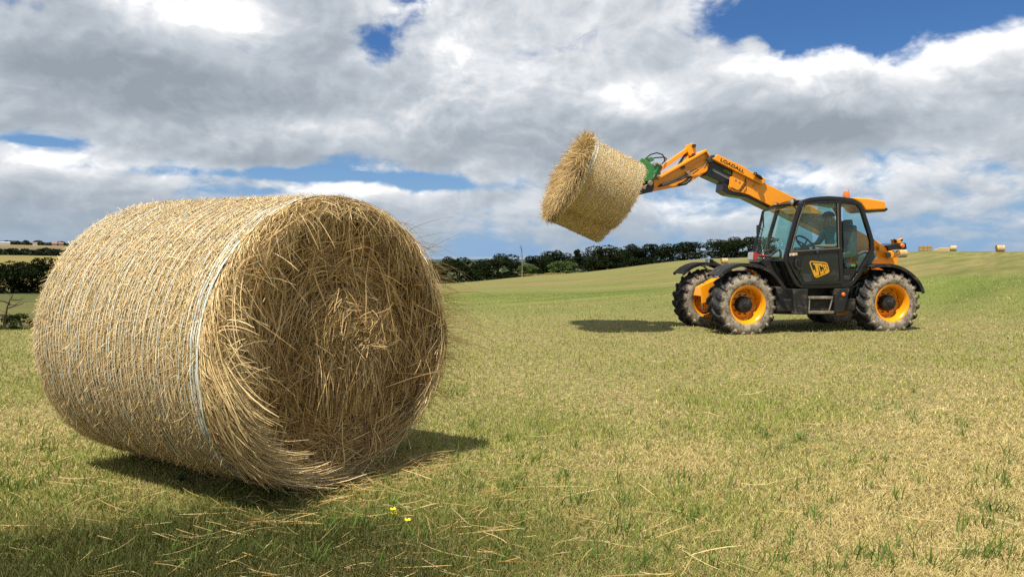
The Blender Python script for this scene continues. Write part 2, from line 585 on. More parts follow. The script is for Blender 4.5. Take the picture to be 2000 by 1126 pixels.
# other fields of the valley, each with the colour of its crop
left = np.clip((-aa - R(6)) / R(2), 0, 1)


def zone(d0, d1, c, am):
    global gc
    k = (np.clip((dd - d0) / (d0 * .02), 0, 1) * np.clip((d1 - dd) / (d1 * .02), 0, 1) * am)[:, None]
    n = (fbm(xx / d0 * 9, yy / d0 * 25, 31, 3) - .5)[:, None]
    gc = gc * (1 - k) + np.array(c)[None] * (1 + .5 * n) * k


zone(14, 23, (.10, .165, .026), left * .8)
zone(23, 70, (.15, .135, .05), left)
zone(70, 150, (.135, .125, .042), left)
zone(150, 300, (.10, .105, .033), left)
zone(300, 1060, (.24, .19, .065), left)
zone(1060, 1500, (.10, .11, .05), left)
zone(1500, 1980, (.21, .155, .08), left)
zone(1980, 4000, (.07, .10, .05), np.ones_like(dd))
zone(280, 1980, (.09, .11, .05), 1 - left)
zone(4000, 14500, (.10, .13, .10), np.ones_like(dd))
ia = np.arange(na)[:, None] * nr + np.arange(nr - 1)[None]
ja = ((np.arange(na) + 1) % na)[:, None] * nr + np.arange(nr - 1)[None]
quads = np.stack([ia, ia + 1, ja + 1, ja], -1).reshape(-1, 4)
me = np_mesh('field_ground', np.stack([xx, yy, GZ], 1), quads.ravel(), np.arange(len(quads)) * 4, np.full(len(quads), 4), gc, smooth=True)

m, g = material('meadow')
at = g.new('ShaderNodeAttribute', attribute_name='tint')
geo = g.new('ShaderNodeNewGeometry')
dist = g.new('ShaderNodeVectorMath', operation='LENGTH'); g.put(dist.inputs[0], geo.outputs['Position'])
rot = g.new('ShaderNodeMapping'); rot.inputs['Rotation'].default_value = (0, 0, -math.atan2(SW[1], SW[0]))
g.put(rot.inputs['Vector'], geo.outputs['Position'])
st = g.new('ShaderNodeMapping'); st.inputs['Scale'].default_value = (.05, .9, .4); g.put(st.inputs['Vector'], rot.outputs[0])
n_st = g.noise(st.outputs[0], 1.0, 5, .6)
n_f = g.noise(geo.outputs['Position'], 16.0, 6, .7)
n_m = g.noise(geo.outputs['Position'], 1.6, 6, .65)
far = g.smooth(dist.outputs['Value'], 9, 26)
kk = g.m('MULTIPLY', g.m('SUBTRACT', n_st.outputs['Fac'], .5), g.m('MULTIPLY', far, 2.3))
kk = g.m('ADD', kk, g.m('MULTIPLY', g.m('SUBTRACT', n_m.outputs['Fac'], .5), .8))
kk = g.m('ADD', kk, g.m('MULTIPLY', g.m('SUBTRACT', n_f.outputs['Fac'], .5), 1.1))
lightv = g.mix(1.0, at.outputs['Color'], (1.16, 1.10, 1.12, 1), 'MULTIPLY')
darkv = g.mix(1.0, at.outputs['Color'], (.50, .60, .46, 1), 'MULTIPLY')
cc = g.mix(g.m('ADD', kk, .5, clamp=True), darkv, lightv)
cc = g.mix(g.m('SUBTRACT', 1.0, far), cc, g.mix(g.smooth(n_f.outputs['Fac'], .35, .65), (.15, .125, .05, 1), (.36, .29, .13, 1)))
bs = g.new('ShaderNodeBsdfPrincipled')
g.put(bs.inputs['Base Color'], cc)
bs.inputs['Roughness'].default_value = .9; bs.inputs['Specular IOR Level'].default_value = .1
bp = g.new('ShaderNodeBump'); bp.inputs['Strength'].default_value = .8; bp.inputs['Distance'].default_value = .05
g.put(bp.inputs['Height'], n_f.outputs['Fac']); g.put(bs.inputs['Normal'], bp.outputs[0])
oo = g.new('ShaderNodeOutputMaterial'); g.t.links.new(bs.outputs[0], oo.inputs[0])
MATS['meadow'] = m
tag(link_mesh('field_ground', me, m), kind='structure')

# the sea far behind the trees
mb = MB(); mb.box(-9000, 9000, 5200, 26000, -30, -21)
tag(mb.build('sea', paint('sea_water', (.12, .19, .26), .35)), kind='structure')


# ------------------------------------------------------------------ grass and loose straw
leafy('grass_blades', .30, .65, .22)
leafy('straw', .15, .62, .30, var=.35)
leafy('bale_straw', 0, .55, .35, var=.35)


def ground_hits(px, py):
    """where photo points meet the level meadow"""
    a = (px - CX) / F; b = (py - 500) / F
    dpt = EYE / b
    return a * dpt, dpt


BALE = dict(c=Vector((-0.959, 3.932, 0.817)), al=0.968, R=0.817, Rb=0.853, L=1.609)
BN = Vector((math.sin(BALE['al']), -math.cos(BALE['al']), 0))     # the way its open face looks
BS = Vector((-math.cos(BALE['al']), -math.sin(BALE['al']), 0))    # the way its near side looks


def shade_patch_at(x, y):
    """mask for ground shade painted into the grass before the bale, blades taller there"""
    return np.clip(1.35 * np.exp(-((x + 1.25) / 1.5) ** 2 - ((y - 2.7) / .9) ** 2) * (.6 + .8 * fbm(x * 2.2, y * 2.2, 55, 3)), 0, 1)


def build_grass(n, kind, seed):
    r = np.random.default_rng(seed)
    px = r.uniform(-140, 2140, n)
    u = r.uniform(0, 1, n)
    py = 555 + (1240 - 555) * u ** .85
    k = int(n * .26)                     # the meadow goes on to both sides and behind the viewer
    px[:k] = np.where(r.uniform(0, 1, k) < .5, r.uniform(-1500, -100, k), r.uniform(2100, 3500, k)); py[:k] = 570 + 1100 * u[:k]
    x, y = ground_hits(px, py)
    d = np.hypot(x, y)
    x += r.normal(0, .02, n) * d; y += r.normal(0, .03, n) * d
    ok = (y > .6)
    # nothing grows right under the bale
    rel = np.stack([x - BALE['c'].x, y - BALE['c'].y], 1)
    ax = -(rel[:, 0] * BN.x + rel[:, 1] * BN.y); sd = rel[:, 0] * BS.x + rel[:, 1] * BS.y
    ok &= ~((ax > -.02) & (ax < BALE['L']) & (np.abs(sd) < .22))
    x, y = x[ok], y[ok]; n = len(x); d = np.hypot(x, y)
    z = ground_z(x, y)
    dr = field_dry(x, y)
    if kind == 'tuft':
        dr = dr * .25
    isdry = r.uniform(0, 1, n) < (dr * 1.35 - .12)
    if kind == 'tuft':
        hgt = r.uniform(.07, .16, n)
    else:
        hgt = np.where(isdry, r.uniform(.015, .042, n), r.uniform(.02, .056, n)) * (1 + .35 * (fbm(x * 2, y * 2, 77, 2) - .5) * 2)
    hgt *= 1 + .5 * shade_patch_at(x, y)
    hgt *= np.interp(d, [0, 10, 30], [1, 1, 1.1])
    wid = np.interp(d, [0, 3, 10, 25, 60], [.0035, .0040, .0085, .018, .04]) * r.uniform(.6, 1.3, n)
    yaw = r.uniform(0, 2 * math.pi, n)
    lean = np.where(isdry, r.uniform(.3, 1.5, n), r.uniform(.1, .9, n))
    ld = np.stack([np.cos(yaw), np.sin(yaw)], 1)
    k = 4 if kind != 'tuft' else 5
    t = np.linspace(0, 1, k)
    hor = hgt[:, None] * lean[:, None] * t[None] ** 1.7
    ver = hgt[:, None] * (t[None] - .28 * lean[:, None] * t[None] ** 2.2)
    pts = np.stack([x[:, None] + ld[:, :1] * hor, y[:, None] + ld[:, 1:] * hor, z[:, None] - .004 + ver], -1)
    fa = np.arctan2(x, y) + r.normal(0, .8, n)
    side = np.stack([np.cos(fa), -np.sin(fa), np.zeros(n)], 1)
    gsel = r.uniform(0, 1, (n, 1))
    gcol = np.array([.125, .20, .024]) * (1 - gsel) + np.array([.29, .355, .060]) * gsel
    dcol = np.array([.50, .345, .130]) * (1 - gsel) + np.array([.82, .615, .335]) * gsel
    half = np.array([.395, .385, .105])
    shade_mask = shade_patch_at(x, y)[:, None]
    gcol = gcol * (1 - .70 * shade_mask); dcol = dcol * (1 - .52 * shade_mask); half = half[None] * (1 - .66 * shade_mask)  # shade painted into the blade colours in front of the bale
    col = np.where(isdry[:, None], dcol, gcol)
    mixk = r.uniform(.1, .75, (n, 1))
    col = col * (1 - mixk) + half * mixk
    return ribbons('grass', pts, wid, side, col)


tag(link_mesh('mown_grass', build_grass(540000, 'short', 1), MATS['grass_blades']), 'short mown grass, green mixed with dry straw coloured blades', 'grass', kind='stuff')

# taller fresh tufts
r = np.random.default_rng(4)
tx, ty = [], []
for i in range(300):
    px, py = r.uniform(-50, 2050), 760 + 380 * r.uniform(0, 1) ** .7
    x0, y0 = ground_hits(px, py)
    nb = int(r.integers(4, 13))
    tx += list(x0 + r.normal(0, .03, nb)); ty += list(y0 + r.normal(0, .03, nb))


def tuft_mesh():
    x, y = np.array(tx), np.array(ty); n = len(x)
    rel = np.stack([x - BALE['c'].x, y - BALE['c'].y], 1)
    ax = -(rel[:, 0] * BN.x + rel[:, 1] * BN.y); sd = rel[:, 0] * BS.x + rel[:, 1] * BS.y
    ok = ~((ax > -.1) & (ax < BALE['L']) & (np.abs(sd) < .75))
    x, y = x[ok], y[ok]; n = len(x)
    r = np.random.default_rng(8)
    hgt = r.uniform(.05, .13, n); yaw = r.normal(.5, 1.2, n); lean = r.uniform(.1, .9, n)
    ld = np.stack([np.cos(yaw), np.sin(yaw)], 1)
    t = np.linspace(0, 1, 6)
    hor = hgt[:, None] * lean[:, None] * t[None] ** 1.8
    ver = hgt[:, None] * (t[None] - .3 * lean[:, None] * t[None] ** 2.2)
    pts = np.stack([x[:, None] + ld[:, :1] * hor, y[:, None] + ld[:, 1:] * hor, ground_z(x, y)[:, None] - .004 + ver], -1)
    fa = np.arctan2(x, y) + r.normal(0, .7, n)
    side = np.stack([np.cos(fa), -np.sin(fa), np.zeros(n)], 1)
    s = r.uniform(0, 1, (n, 1))
    col = np.array([.06, .115, .018]) * (1 - s) + np.array([.14, .215, .030]) * s
    return ribbons('tufts', pts, r.uniform(.004, .0075, n), side, col)


tag(link_mesh('long_grass', tuft_mesh(), MATS['grass_blades']), 'longer fresh green grass blades standing in loose tufts', 'grass', kind='stuff')


def loose_straw(n):
    r = np.random.default_rng(15)
    px = r.uniform(-60, 2060, n); py = 640 + 520 * r.uniform(0, 1, n) ** .8
    x, y = ground_hits(px, py)
    m2 = int(n * .80)
    # most of it lies around the front of the bale
    x[:m2] = -.75 + r.normal(0, .85, m2); y[:m2] = 3.25 + r.normal(0, .55, m2)
    m3 = n // 5
    q = r.uniform(-.9, 1.0, m3)
    x[:m3] = BALE['c'].x + BN.x * .12 - BS.x * q * .8 + r.normal(0, .09, m3); y[:m3] = BALE['c'].y + BN.y * .12 - BS.y * q * .8 + r.normal(0, .09, m3)
    ln = r.uniform(.05, .26, n) * np.where(r.uniform(0, 1, n) < .10, 1.9, 1)
    yaw = r.normal(0.05, .42, n) + np.where(r.uniform(0, 1, n) < .3, r.uniform(0, 3, n), 0)
    t = np.linspace(-.5, .5, 6)
    dirv = np.stack([np.cos(yaw), np.sin(yaw)], 1); nv = np.stack([-dirv[:, 1], dirv[:, 0]], 1)
    bend = r.normal(0, .16, n)
    lx = x[:, None] + dirv[:, :1] * ln[:, None] * t + nv[:, :1] * (bend * ln)[:, None] * (t ** 2 * 4 - .5)
    ly = y[:, None] + dirv[:, 1:] * ln[:, None] * t + nv[:, 1:] * (bend * ln)[:, None] * (t ** 2 * 4 - .5)
    lz = ground_z(lx.ravel(), ly.ravel()).reshape(lx.shape) + r.uniform(.004, .042, n)[:, None] + r.normal(0, .06, n)[:, None] * t
    s = r.uniform(0, .75, (n, 1)) * np.where(x < .2, .75, 1)[:, None]  # stalks on the left darkened along with the painted ground shade
    col = np.array([.36, .22, .06]) * (1 - s) + np.array([.74, .58, .27]) * s
    side = np.stack([nv[:, 0] * .6, nv[:, 1] * .6, np.full(n, .8)], 1)
    return ribbons('loose_straw', np.stack([lx, ly, lz], -1), r.uniform(.0016, .0034, n) * np.interp(y, [2, 6, 14], [1, 1.25, 2.2]), side, col, taper=False)


tag(link_mesh('loose_straw', loose_straw(1350), MATS['straw']), 'loose pale straw stalks lying on the mown grass around the big bale', 'straw', kind='stuff')

# ------------------------------------------------------------------ hay bales
paint('hay_core', (.085, .048, .018), .95, .05, dscale=14, bump=1.0)
paint('hay_tan', (.50, .375, .19), .95, .05, dscale=26, bump=1.0)


def net_material():
    m, g = material('net_twine')
    tc = g.new('ShaderNodeTexCoord')
    n = g.noise(tc.outputs['Object'], 9.0, 5, .6)
    b = g.new('ShaderNodeBsdfPrincipled')
    g.put(b.inputs['Base Color'], g.mix(g.smooth(n.outputs['Fac'], .35, .65), (.50, .60, .52, 1), (.80, .80, .70, 1)))
    b.inputs['Roughness'].default_value = .42
    o = g.new('ShaderNodeOutputMaterial'); g.t.links.new(b.outputs[0], o.inputs[0])
    MATS['net_twine'] = m


net_material()
# local bale frame: +x = out of the open face along the axis, y across, z up; origin at the middle of the open face
STRAW_D, STRAW_L = np.array([.42, .255, .085]), np.array([.80, .595, .295])


FACE_D, FACE_L = np.array([.30, .165, .050]), np.array([.80, .55, .24])


def face_cols(r, n):
    s = r.uniform(0, 1, (n, 1)) ** 1.4
    return FACE_D * (1 - s) + FACE_L * s


def straw_cols(r, n, lo=0.0, hi=1.0):
    s = r.uniform(lo, hi, (n, 1))
    c = STRAW_D * (1 - s) + STRAW_L * s
    grn = (r.uniform(0, 1, (n, 1)) < .05)
    return np.where(grn, c * np.array([.75, .9, .7]), c)


def bale_body(Rf, Rb, L, seed, bump=.012, na=120, nl=40, face=None):
    """closed drum; face = radial profile (r, x) of the open end"""
    face = face or [(1.0, 0.0), (.97, .012), (.88, .03), (.78, -.03), (.66, -.085), (.55, -.10), (.40, -.10), (.26, -.02), (.14, .04), (.03, .05)]
    prof = [(0.001, -L), (.5 * Rb, -L), (.93 * Rb, -L + .01)]
    for i in range(nl + 1):
        t = i / nl
        x = -L + .04 + (L - .04) * t
        prof.append((Rb + (Rf - Rb) * t - .03 * max(0, 1 - (x + L) / .12), x))
    prof += [(Rf * a, x) for a, x in face[1:]]
    vs, fs = [], []
    m = len(prof)
    for k in range(na):
        a = 2 * math.pi * k / na
        for r, x in prof:
            n = mnoise.noise(Vector((x * 3 + seed, r * math.cos(a) * 3, r * math.sin(a) * 3)))
            rr = r * (1 + bump * n * (1 if r > .5 * Rf else 0))
            vs.append((x + (.04 * n if x > 0 else 0), rr * math.cos(a), rr * math.sin(a)))
    for k in range(na):
        for i in range(m - 1):
            fs.append((k * m + i, k * m + i + 1, ((k + 1) % na) * m + i + 1, ((k + 1) % na) * m + i))
    mb = MB(); mb.add(vs, fs)
    return mb


def side_straw(Rf, Rb, L, n, seed, ln=(.035, .13), wd=(.0018, .0042), lift=.010, spread=.75):
    r = np.random.default_rng(seed)
    x = -L + L * r.uniform(0.0, 1.0, n); a = r.uniform(0, 2 * math.pi, n)
    rad = Rb + (Rf - Rb) * (x + L) / L
    ang = r.normal(0, spread, n)                       # 0 = round the drum
    l = r.uniform(*ln, n)
    t = np.linspace(-.5, .5, 4)
    da = (np.cos(ang) * l / rad)[:, None] * t; dx = (np.sin(ang) * l)[:, None] * t
    cur = r.normal(0, .18, n)[:, None] * l[:, None] * (t * 2) ** 2
    aa_ = a[:, None] + da; xs = np.minimum(x[:, None] + dx + cur, .03)
    rr = rad[:, None] + (r.uniform(0, 1, n) ** 2 * lift)[:, None] + np.abs(r.normal(0, .012, n))[:, None] * (t * 2) ** 2 * np.sign(r.uniform(-1, 1, n))[:, None] * .8 + .003
    loose = (r.uniform(0, 1, n) < .012)[:, None]
    rr = rr + loose * np.clip(t + .5, 0, 1) * .03
    pts = np.stack([xs, rr * np.cos(aa_), rr * np.sin(aa_)], -1)
    tang = pts[:, -1] - pts[:, 0]; nor = np.stack([np.zeros(n), np.cos(a), np.sin(a)], 1)
    keep = (np.linalg.norm(np.cross(tang, nor), axis=1) > .5 * l) & (np.linalg.norm(np.diff(pts, axis=1), axis=2).sum(1) < 1.4 * l)
    pts, tang, nor, a = pts[keep], tang[keep], nor[keep], a[keep]; n = len(a)
    side = np.cross(tang, nor); side /= np.linalg.norm(side, axis=1)[:, None] + 1e-9
    return ribbons('side_straw', pts, r.uniform(*wd, n), side, straw_cols(r, n), taper=False)


def net_lines(Rf, Rb, L, spacing, wd, seed, edge=.10, seg=150):
    """twines of the net wrap: thin threads round the drum, crowded and turned over at the open edge"""
    r = np.random.default_rng(seed)
    xs = list(np.arange(-L + .03, -edge, spacing) + r.normal(0, spacing * .25, len(np.arange(-L + .03, -edge, spacing))))
    xs += list(-edge * r.uniform(0.05, 1, 7)) + [-.012, -.006]
    n = len(xs); x = np.array(xs)
    a = np.linspace(0, 2 * math.pi, seg + 1)
    wob = np.array([[mnoise.noise(Vector((xx * 7, 2.1 * math.cos(q), 2.1 * math.sin(q)))) for q in a] for xx in xs])
    fine = np.array([[mnoise.noise(Vector((xx * 40, 9 * math.cos(q), 9 * math.sin(q) + seed))) for q in a] for xx in xs])
    X = x[:, None] + wob * spacing * .55 + fine * spacing * .22
    X = np.minimum(X, .004)
    rad = Rb + (Rf - Rb) * (X + L) / L + .0145 + fine * .010
    pts = np.stack([X, rad * np.cos(a)[None], rad * np.sin(a)[None]], -1)
    w = r.uniform(wd * .6, wd * 1.3, n); w[-2:] = wd * 2.4
    side = np.tile([1.0, 0, 0], (n, 1))
    co = pts.reshape(-1, 3)
    return ribbons('net', pts, w, side, np.ones((n, 3)), taper=False)


def face_x(rr, Rf):
    """height of the open face at radius rr"""
    q = rr / Rf
    return np.interp(q, [0, .14, .26, .36, .42, .55, .66, .74, .80, .88, .95, 1.0], [.075, .07, .045, .01, -.015, -.01, -.005, .005, .03, .05, .04, .01])


def face_straw(Rf, n, seed, ln=(.05, .28), wd=(.0018, .0048)):
    r = np.random.default_rng(seed)
    rad = Rf * np.sqrt(r.uniform(0.0, 1.0, n)) * .99
    a = r.uniform(0, 2 * math.pi, n)
    l = r.uniform(*ln, n) * np.interp(rad / Rf, [0, .2, .5, 1], [.35, .5, .9, 1])
    # straws follow the winding, slip downwards and stick out here and there
    ang = r.normal(0, .42, n) + np.where(rad < .28 * Rf, r.normal(0, .9, n), 0) + np.where(r.uniform(0, 1, n) < .22, r.normal(0, .9, n), 0)
    ty = -np.sin(a); tz = np.cos(a); ry = np.cos(a); rz = np.sin(a)
    dy = ty * np.cos(ang) + ry * np.sin(ang); dz = tz * np.cos(ang) + rz * np.sin(ang)
    sgn = np.where(dz > 0, -1, 1); dy *= sgn; dz *= sgn
    hang = (r.uniform(0, 1, n) < .13)
    dz = np.where(hang, -1, dz); dy = np.where(hang, r.normal(0, .35, n), dy)
    nn = np.hypot(dy, dz); dy /= nn; dz /= nn
    t = np.linspace(-.5, .5, 5)
    curv = -(np.cos(ang) ** 2) * .5 * l ** 2 / np.maximum(rad, .12)
    curv = np.where(hang, 0, np.clip(curv, -.8 * l, .8 * l))
    jit = r.normal(0, .06, n) * l
    Y = (rad * ry)[:, None] + (dy * l)[:, None] * t + (ry * curv - dz * jit)[:, None] * (t ** 2)
    Z = (rad * rz)[:, None] + (dz * l)[:, None] * t + (rz * curv + dy * jit)[:, None] * (t ** 2)
    q = np.hypot(Y, Z)
    sc = np.minimum(1.0, Rf * .985 / np.maximum(q, 1e-6))
    Y *= sc; Z *= sc; q = np.minimum(q, Rf)
    clump = (fbm(rad * ry * 9 + 50, rad * rz * 9 + 50, 61, 3) - .5) * .16 + (fbm(rad * 14 + 9, a * 1.2 + 9, 62, 2) - .5) * .05
    depth = clump + r.uniform(-.045, .02, n) + np.where(r.uniform(0, 1, n) < .12, r.uniform(0, .05, n), 0)
    X = face_x(q, Rf) + depth[:, None] + (r.normal(0, .10, n) * l)[:, None] * (t + .1)
    X = X + np.where(hang, .025, 0)[:, None] * np.sin((t + .5) * math.pi)
    pts = np.stack([X, Y, Z], -1)
    fa = r.normal(0, .5, n)
    side = np.stack([np.sin(fa), -dz * np.cos(fa), dy * np.cos(fa)], 1)
    return ribbons('face_straw', pts, r.uniform(*wd, n), side, face_cols(r, n), taper=False)


def rim_straw(Rf, n, seed, out=(.10, .38), only=None):
    """long stalks that have slipped out of the net edge: they lean outwards over the face"""
    r = np.random.default_rng(seed)
    a = r.uniform(0, 2 * math.pi, n) if only is None else r.normal(only[0], only[1], n)
    l = r.uniform(*out, n)
    st = r.uniform(-.02, .11, n)
    tw = r.normal(0, .75, n) + np.where(np.cos(a) > 0, -.75, .75)
    k = 6; t = np.linspace(0, 1, k)
    Rr = Rf * r.uniform(.90, 1.0, n)
    A = a[:, None] + (np.sin(tw) * l / Rf)[:, None] * t
    inw = r.uniform(.0, .5, n)
    rad = Rr[:, None] - (inw * l)[:, None] * t ** 1.5
    X = st[:, None] + (np.cos(tw) * l * r.uniform(.05, .42, n))[:, None] * t
    pts = np.stack([X, rad * np.cos(A), rad * np.sin(A) - (.18 * l)[:, None] * t ** 2], -1)
    fa = r.uniform(0, 6.28, n)
    side = np.stack([np.cos(fa) * .3, -np.sin(a) * np.cos(fa), np.sin(fa) * .9 + .1], 1)
    side /= np.linalg.norm(side, axis=1)[:, None]
    return ribbons('rim_straw', pts, r.uniform(.0020, .0050, n), side, straw_cols(r, n, .25, 1), taper=False)


def flare_straw(Rf, n, seed):
    """the sheaf at the lower corner that has slipped out of the net and sweeps down to the grass"""
    r = np.random.default_rng(seed)
    a = r.normal(math.pi + .32, .34, n); l = r.uniform(.2, .62, n)
    t = np.linspace(0, 1, 7)
    A = a[:, None] + (l / Rf)[:, None] * t * r.uniform(.75, 1.0, n)[:, None]
    rad = Rf * r.uniform(.93, 1.0, n)[:, None] - (l * r.uniform(.0, .35, n))[:, None] * t ** 2
    X = r.uniform(0, .07, n)[:, None] + (l * r.uniform(.08, .5, n))[:, None] * t
    pts = np.stack([X, rad * np.cos(A), rad * np.sin(A)], -1)
    fa = r.uniform(0, 6.28, n)
    side = np.stack([np.cos(fa) * .6, np.sin(fa) * .8, np.full(n, .25)], 1); side /= np.linalg.norm(side, axis=1)[:, None]
    return ribbons('flare', pts, r.uniform(.0025, .0055, n), side, straw_cols(r, n, .3, 1), taper=False)


def shoulder_straw(Rf, n, seed):
    """straw turning over the edge from the drum to the open face"""
    r = np.random.default_rng(seed)
    u = r.uniform(0, 1, n); a = r.uniform(0, 6.283, n); l = r.uniform(.05, .22, n)
    x0 = -.015 + .07 * u; r0 = Rf * (1.004 - .085 * u ** 1.8) + r.uniform(-.006, .010, n)
    ang = r.normal(0, .55, n); t = np.linspace(-.5, .5, 5)
    A = a[:, None] + (np.cos(ang) * l / Rf)[:, None] * t
    X = x0[:, None] + (np.abs(np.sin(ang)) * l * .6)[:, None] * (t + .3)
    rad = r0[:, None] - np.maximum(0, X - .05) * .7 + (r.normal(0, .02, n))[:, None] * t ** 2
    pts = np.stack([X, rad * np.cos(A), rad * np.sin(A)], -1)
    fa = r.normal(.6, .5, n)
    side = np.stack([np.cos(fa), -np.cos(a) * np.sin(fa), -np.sin(a) * np.sin(fa)], 1)
    return ribbons('shoulder', pts, r.uniform(.002, .005, n), side, straw_cols(r, n, 0, 1), taper=False)


def wisp_straw(Rf, n, seed):
    """single long stalks standing out from the far rim into the air"""
    r = np.random.default_rng(seed)
    a = r.normal(.05, .42, n); l = r.uniform(.18, .62, n) * r.uniform(.4, 1, n)
    t = np.linspace(0, 1, 7)
    d = np.stack([r.uniform(.5, 1.2, n), r.uniform(.2, .9, n), r.normal(.15, .35, n)], 1); d /= np.linalg.norm(d, axis=1)[:, None]
    p0 = np.stack([r.uniform(-.25, .04, n), Rf * .99 * np.cos(a), Rf * .99 * np.sin(a)], 1)
    pts = p0[:, None] + d[:, None] * (l[:, None, None] * t[None, :, None])
    pts[:, :, 2] -= (l * r.uniform(.1, .7, n))[:, None] * t[None] ** 2
    s = np.tile([.2, -.3, .9], (n, 1)); s /= np.linalg.norm(s, axis=1)[:, None]
    return ribbons('wisp', pts, r.uniform(.0020, .0042, n), s, straw_cols(r, n, .3, 1), taper=True)


def join_np(name, meshes):
    """one mesh out of several tinted ones"""
    cos, lps, sts, cls = [], [], [], []
    off = 0
    for me in meshes:
        nv = len(me.vertices); c = np.empty(nv * 3, np.float32); me.vertices.foreach_get('co', c)
        l = np.empty(len(me.loops), np.int32); me.loops.foreach_get('vertex_index', l)
        q = np.empty(nv * 4, np.float32); me.color_attributes['tint'].data.foreach_get('color', q)
        cos.append(c.reshape(-1, 3)); lps.append(l + off); cls.append(q.reshape(-1, 4)[:, :3]); off += nv
        bpy.data.meshes.remove(me)
    co, lp, cl = np.concatenate(cos), np.concatenate(lps), np.concatenate(cls)
    m = len(lp) // 4
    return np_mesh(name, co, lp, np.arange(m) * 4, np.full(m, 4), cl)


def bale_root(name, loc, axis_x, label, group=None, up=None):
    """axis_x = world direction out of the open face"""
    o = empty(name, loc, 0, label, 'hay bale', group)
    X = Vector(axis_x).normalized(); Z = Vector((0, 0, 1)); Y = Z.cross(X).normalized(); Z = X.cross(Y)
    o.rotation_euler = Matrix((X, Y, Z)).transposed().to_euler()
    return o


big = bale_root('hay_bale', BALE['c'], BN, 'huge round hay bale in net wrap on the grass, loose straw end in view', 'round hay bales')
lb = bale_body(BALE['R'], BALE['Rb'], BALE['L'], 3.0)
paint('hay_drum_side', (.36, .24, .105), .95, .05, dscale=30, bump=1.0)
hd_ = lb.build('hay_drum', [MATS['hay_drum_side'], MATS['hay_core']], big, smooth=True)
for p_ in hd_.data.polygons:
    p_.material_index = 1 if p_.center.x > -.02 else 0
link_mesh('straw_coat', side_straw(BALE['R'], BALE['Rb'], BALE['L'], 105000, 3), MATS['bale_straw'], big)
link_mesh('net_wrap', net_lines(BALE['R'], BALE['Rb'], BALE['L'], .027, .0044, 5), MATS['net_twine'], big)
fs_ = [face_straw(BALE['R'], 38000, 6), face_straw(BALE['R'], 5000, 16, (.3, .6), (.004, .007)), rim_straw(BALE['R'], 4600, 7, (.06, .34)),
       flare_straw(BALE['R'], 1100, 19), shoulder_straw(BALE['R'], 12000, 20), wisp_straw(BALE['R'], 420, 22), rim_straw(BALE['R'], 2300, 17, (.12, .5), only=(math.pi + .45, .5)), rim_straw(BALE['R'], 900, 18, (.15, .5), only=(0.1, .7))]
link_mesh('straw_face', join_np('straw_face', fs_), MATS['bale_straw'], big)


def core_tuft(n, seed):
    """the ball of tangled straw that bulges from the middle of the face"""
    r = np.random.default_rng(seed)
    a = r.uniform(0, 6.283, n); rad = .31 * r.uniform(0, 1, n) ** .7 * (.75 + .5 * fbm(np.cos(a) * 1.5 + 5, np.sin(a) * 1.5 + 5, 91, 2))
    p0 = np.stack([.015 + (.015 + .11 * (fbm(rad * np.cos(a) * 8 + 20, rad * np.sin(a) * 8 + 20, 44, 3))) * np.sqrt(np.maximum(0, 1 - (rad / .33) ** 2)) + r.normal(0, .03, n), rad * np.cos(a), rad * np.sin(a) + .02], 1)
    d = np.stack([r.normal(.10, .22, n), r.normal(0, .6, n) - np.sin(a) * .7, r.normal(-.30, .55, n) + np.cos(a) * .7], 1); d /= np.linalg.norm(d, axis=1)[:, None]
    low = (rad * np.sin(a) < -.05)
    d[low] = np.stack([r.normal(.12, .12, low.sum()), r.normal(-.1, .22, low.sum()), np.full(low.sum(), -1.0)], 1)
    l = r.uniform(.05, .18, n) * np.where(low, 1.6, 1)
    t = np.linspace(-.4, .6, 5)
    bend = r.normal(0, .12, (n, 3))
    pts = p0[:, None] + d[:, None] * l[:, None, None] * t[None, :, None] + bend[:, None] * l[:, None, None] * (t ** 2)[None, :, None]
    s = r.normal(0, 1, (n, 3)); s -= d * (s * d).sum(1)[:, None]; s /= np.linalg.norm(s, axis=1)[:, None]
    return ribbons('tuft', pts, r.uniform(.0018, .0044, n), s, np.where(r.uniform(0, 1, (n, 1)) < .5, face_cols(r, n), straw_cols(r, n, .05, 1)), taper=False)


def settle(o, R_):
    n = len(o.data.vertices); c = np.empty(n * 3, np.float32); o.data.vertices.foreach_get('co', c); c = c.reshape(-1, 3)
    k = c[:, 2] < -.62 * R_
    c[k, 2] = -.62 * R_ + (c[k, 2] + .62 * R_) * .80
    f = c[:, 0] > -.02
    low = np.clip((-c[:, 2] / R_ - .2) / .7, 0, 1) * f
    c[:, 0] -= low * .12
    o.data.vertices.foreach_set('co', c.ravel()); o.data.update()


link_mesh('straw_tuft', core_tuft(3800, 9), MATS['bale_straw'], big)
for ch in big.children:
    settle(ch, BALE['R'])

# far bales on the hill: one of the kind with its parts, then copies
far_root = None


def far_bale(px, ypx, d, ax, label, Rr=.60, L=1.10):
    global far_root
    a = math.atan((px - CX) / F)
    x, y = d * math.sin(a), d * math.cos(a)
    loc = (x, y, gz(x, y) + Rr * .96)
    if far_root is None:
        o = bale_root('hay_bale', loc, ax, label, 'round hay bales')
        bale_body(Rr, Rr, L, 9.0, na=40, nl=8).build('hay_drum', MATS['hay_tan'], o, smooth=True)
        link_mesh('straw_coat', side_straw(Rr, Rr, L, 1200, 33, (.1, .3), (.02, .04)), MATS['bale_straw'], o)
        link_mesh('straw_face', face_straw(Rr, 900, 34, (.2, .5), (.02, .04)), MATS['bale_straw'], o)
        far_root = o
        return o
    o = far_root.copy(); COL.objects.link(o)
    t = bale_root('tmp', loc, ax, None)
    o.location, o.rotation_euler = t.location, t.rotation_euler
    bpy.data.objects.remove(t)
    o['label'] = label
    for ch in far_root.children:
        c = ch.copy(); COL.objects.link(c); c.parent = o
    return o


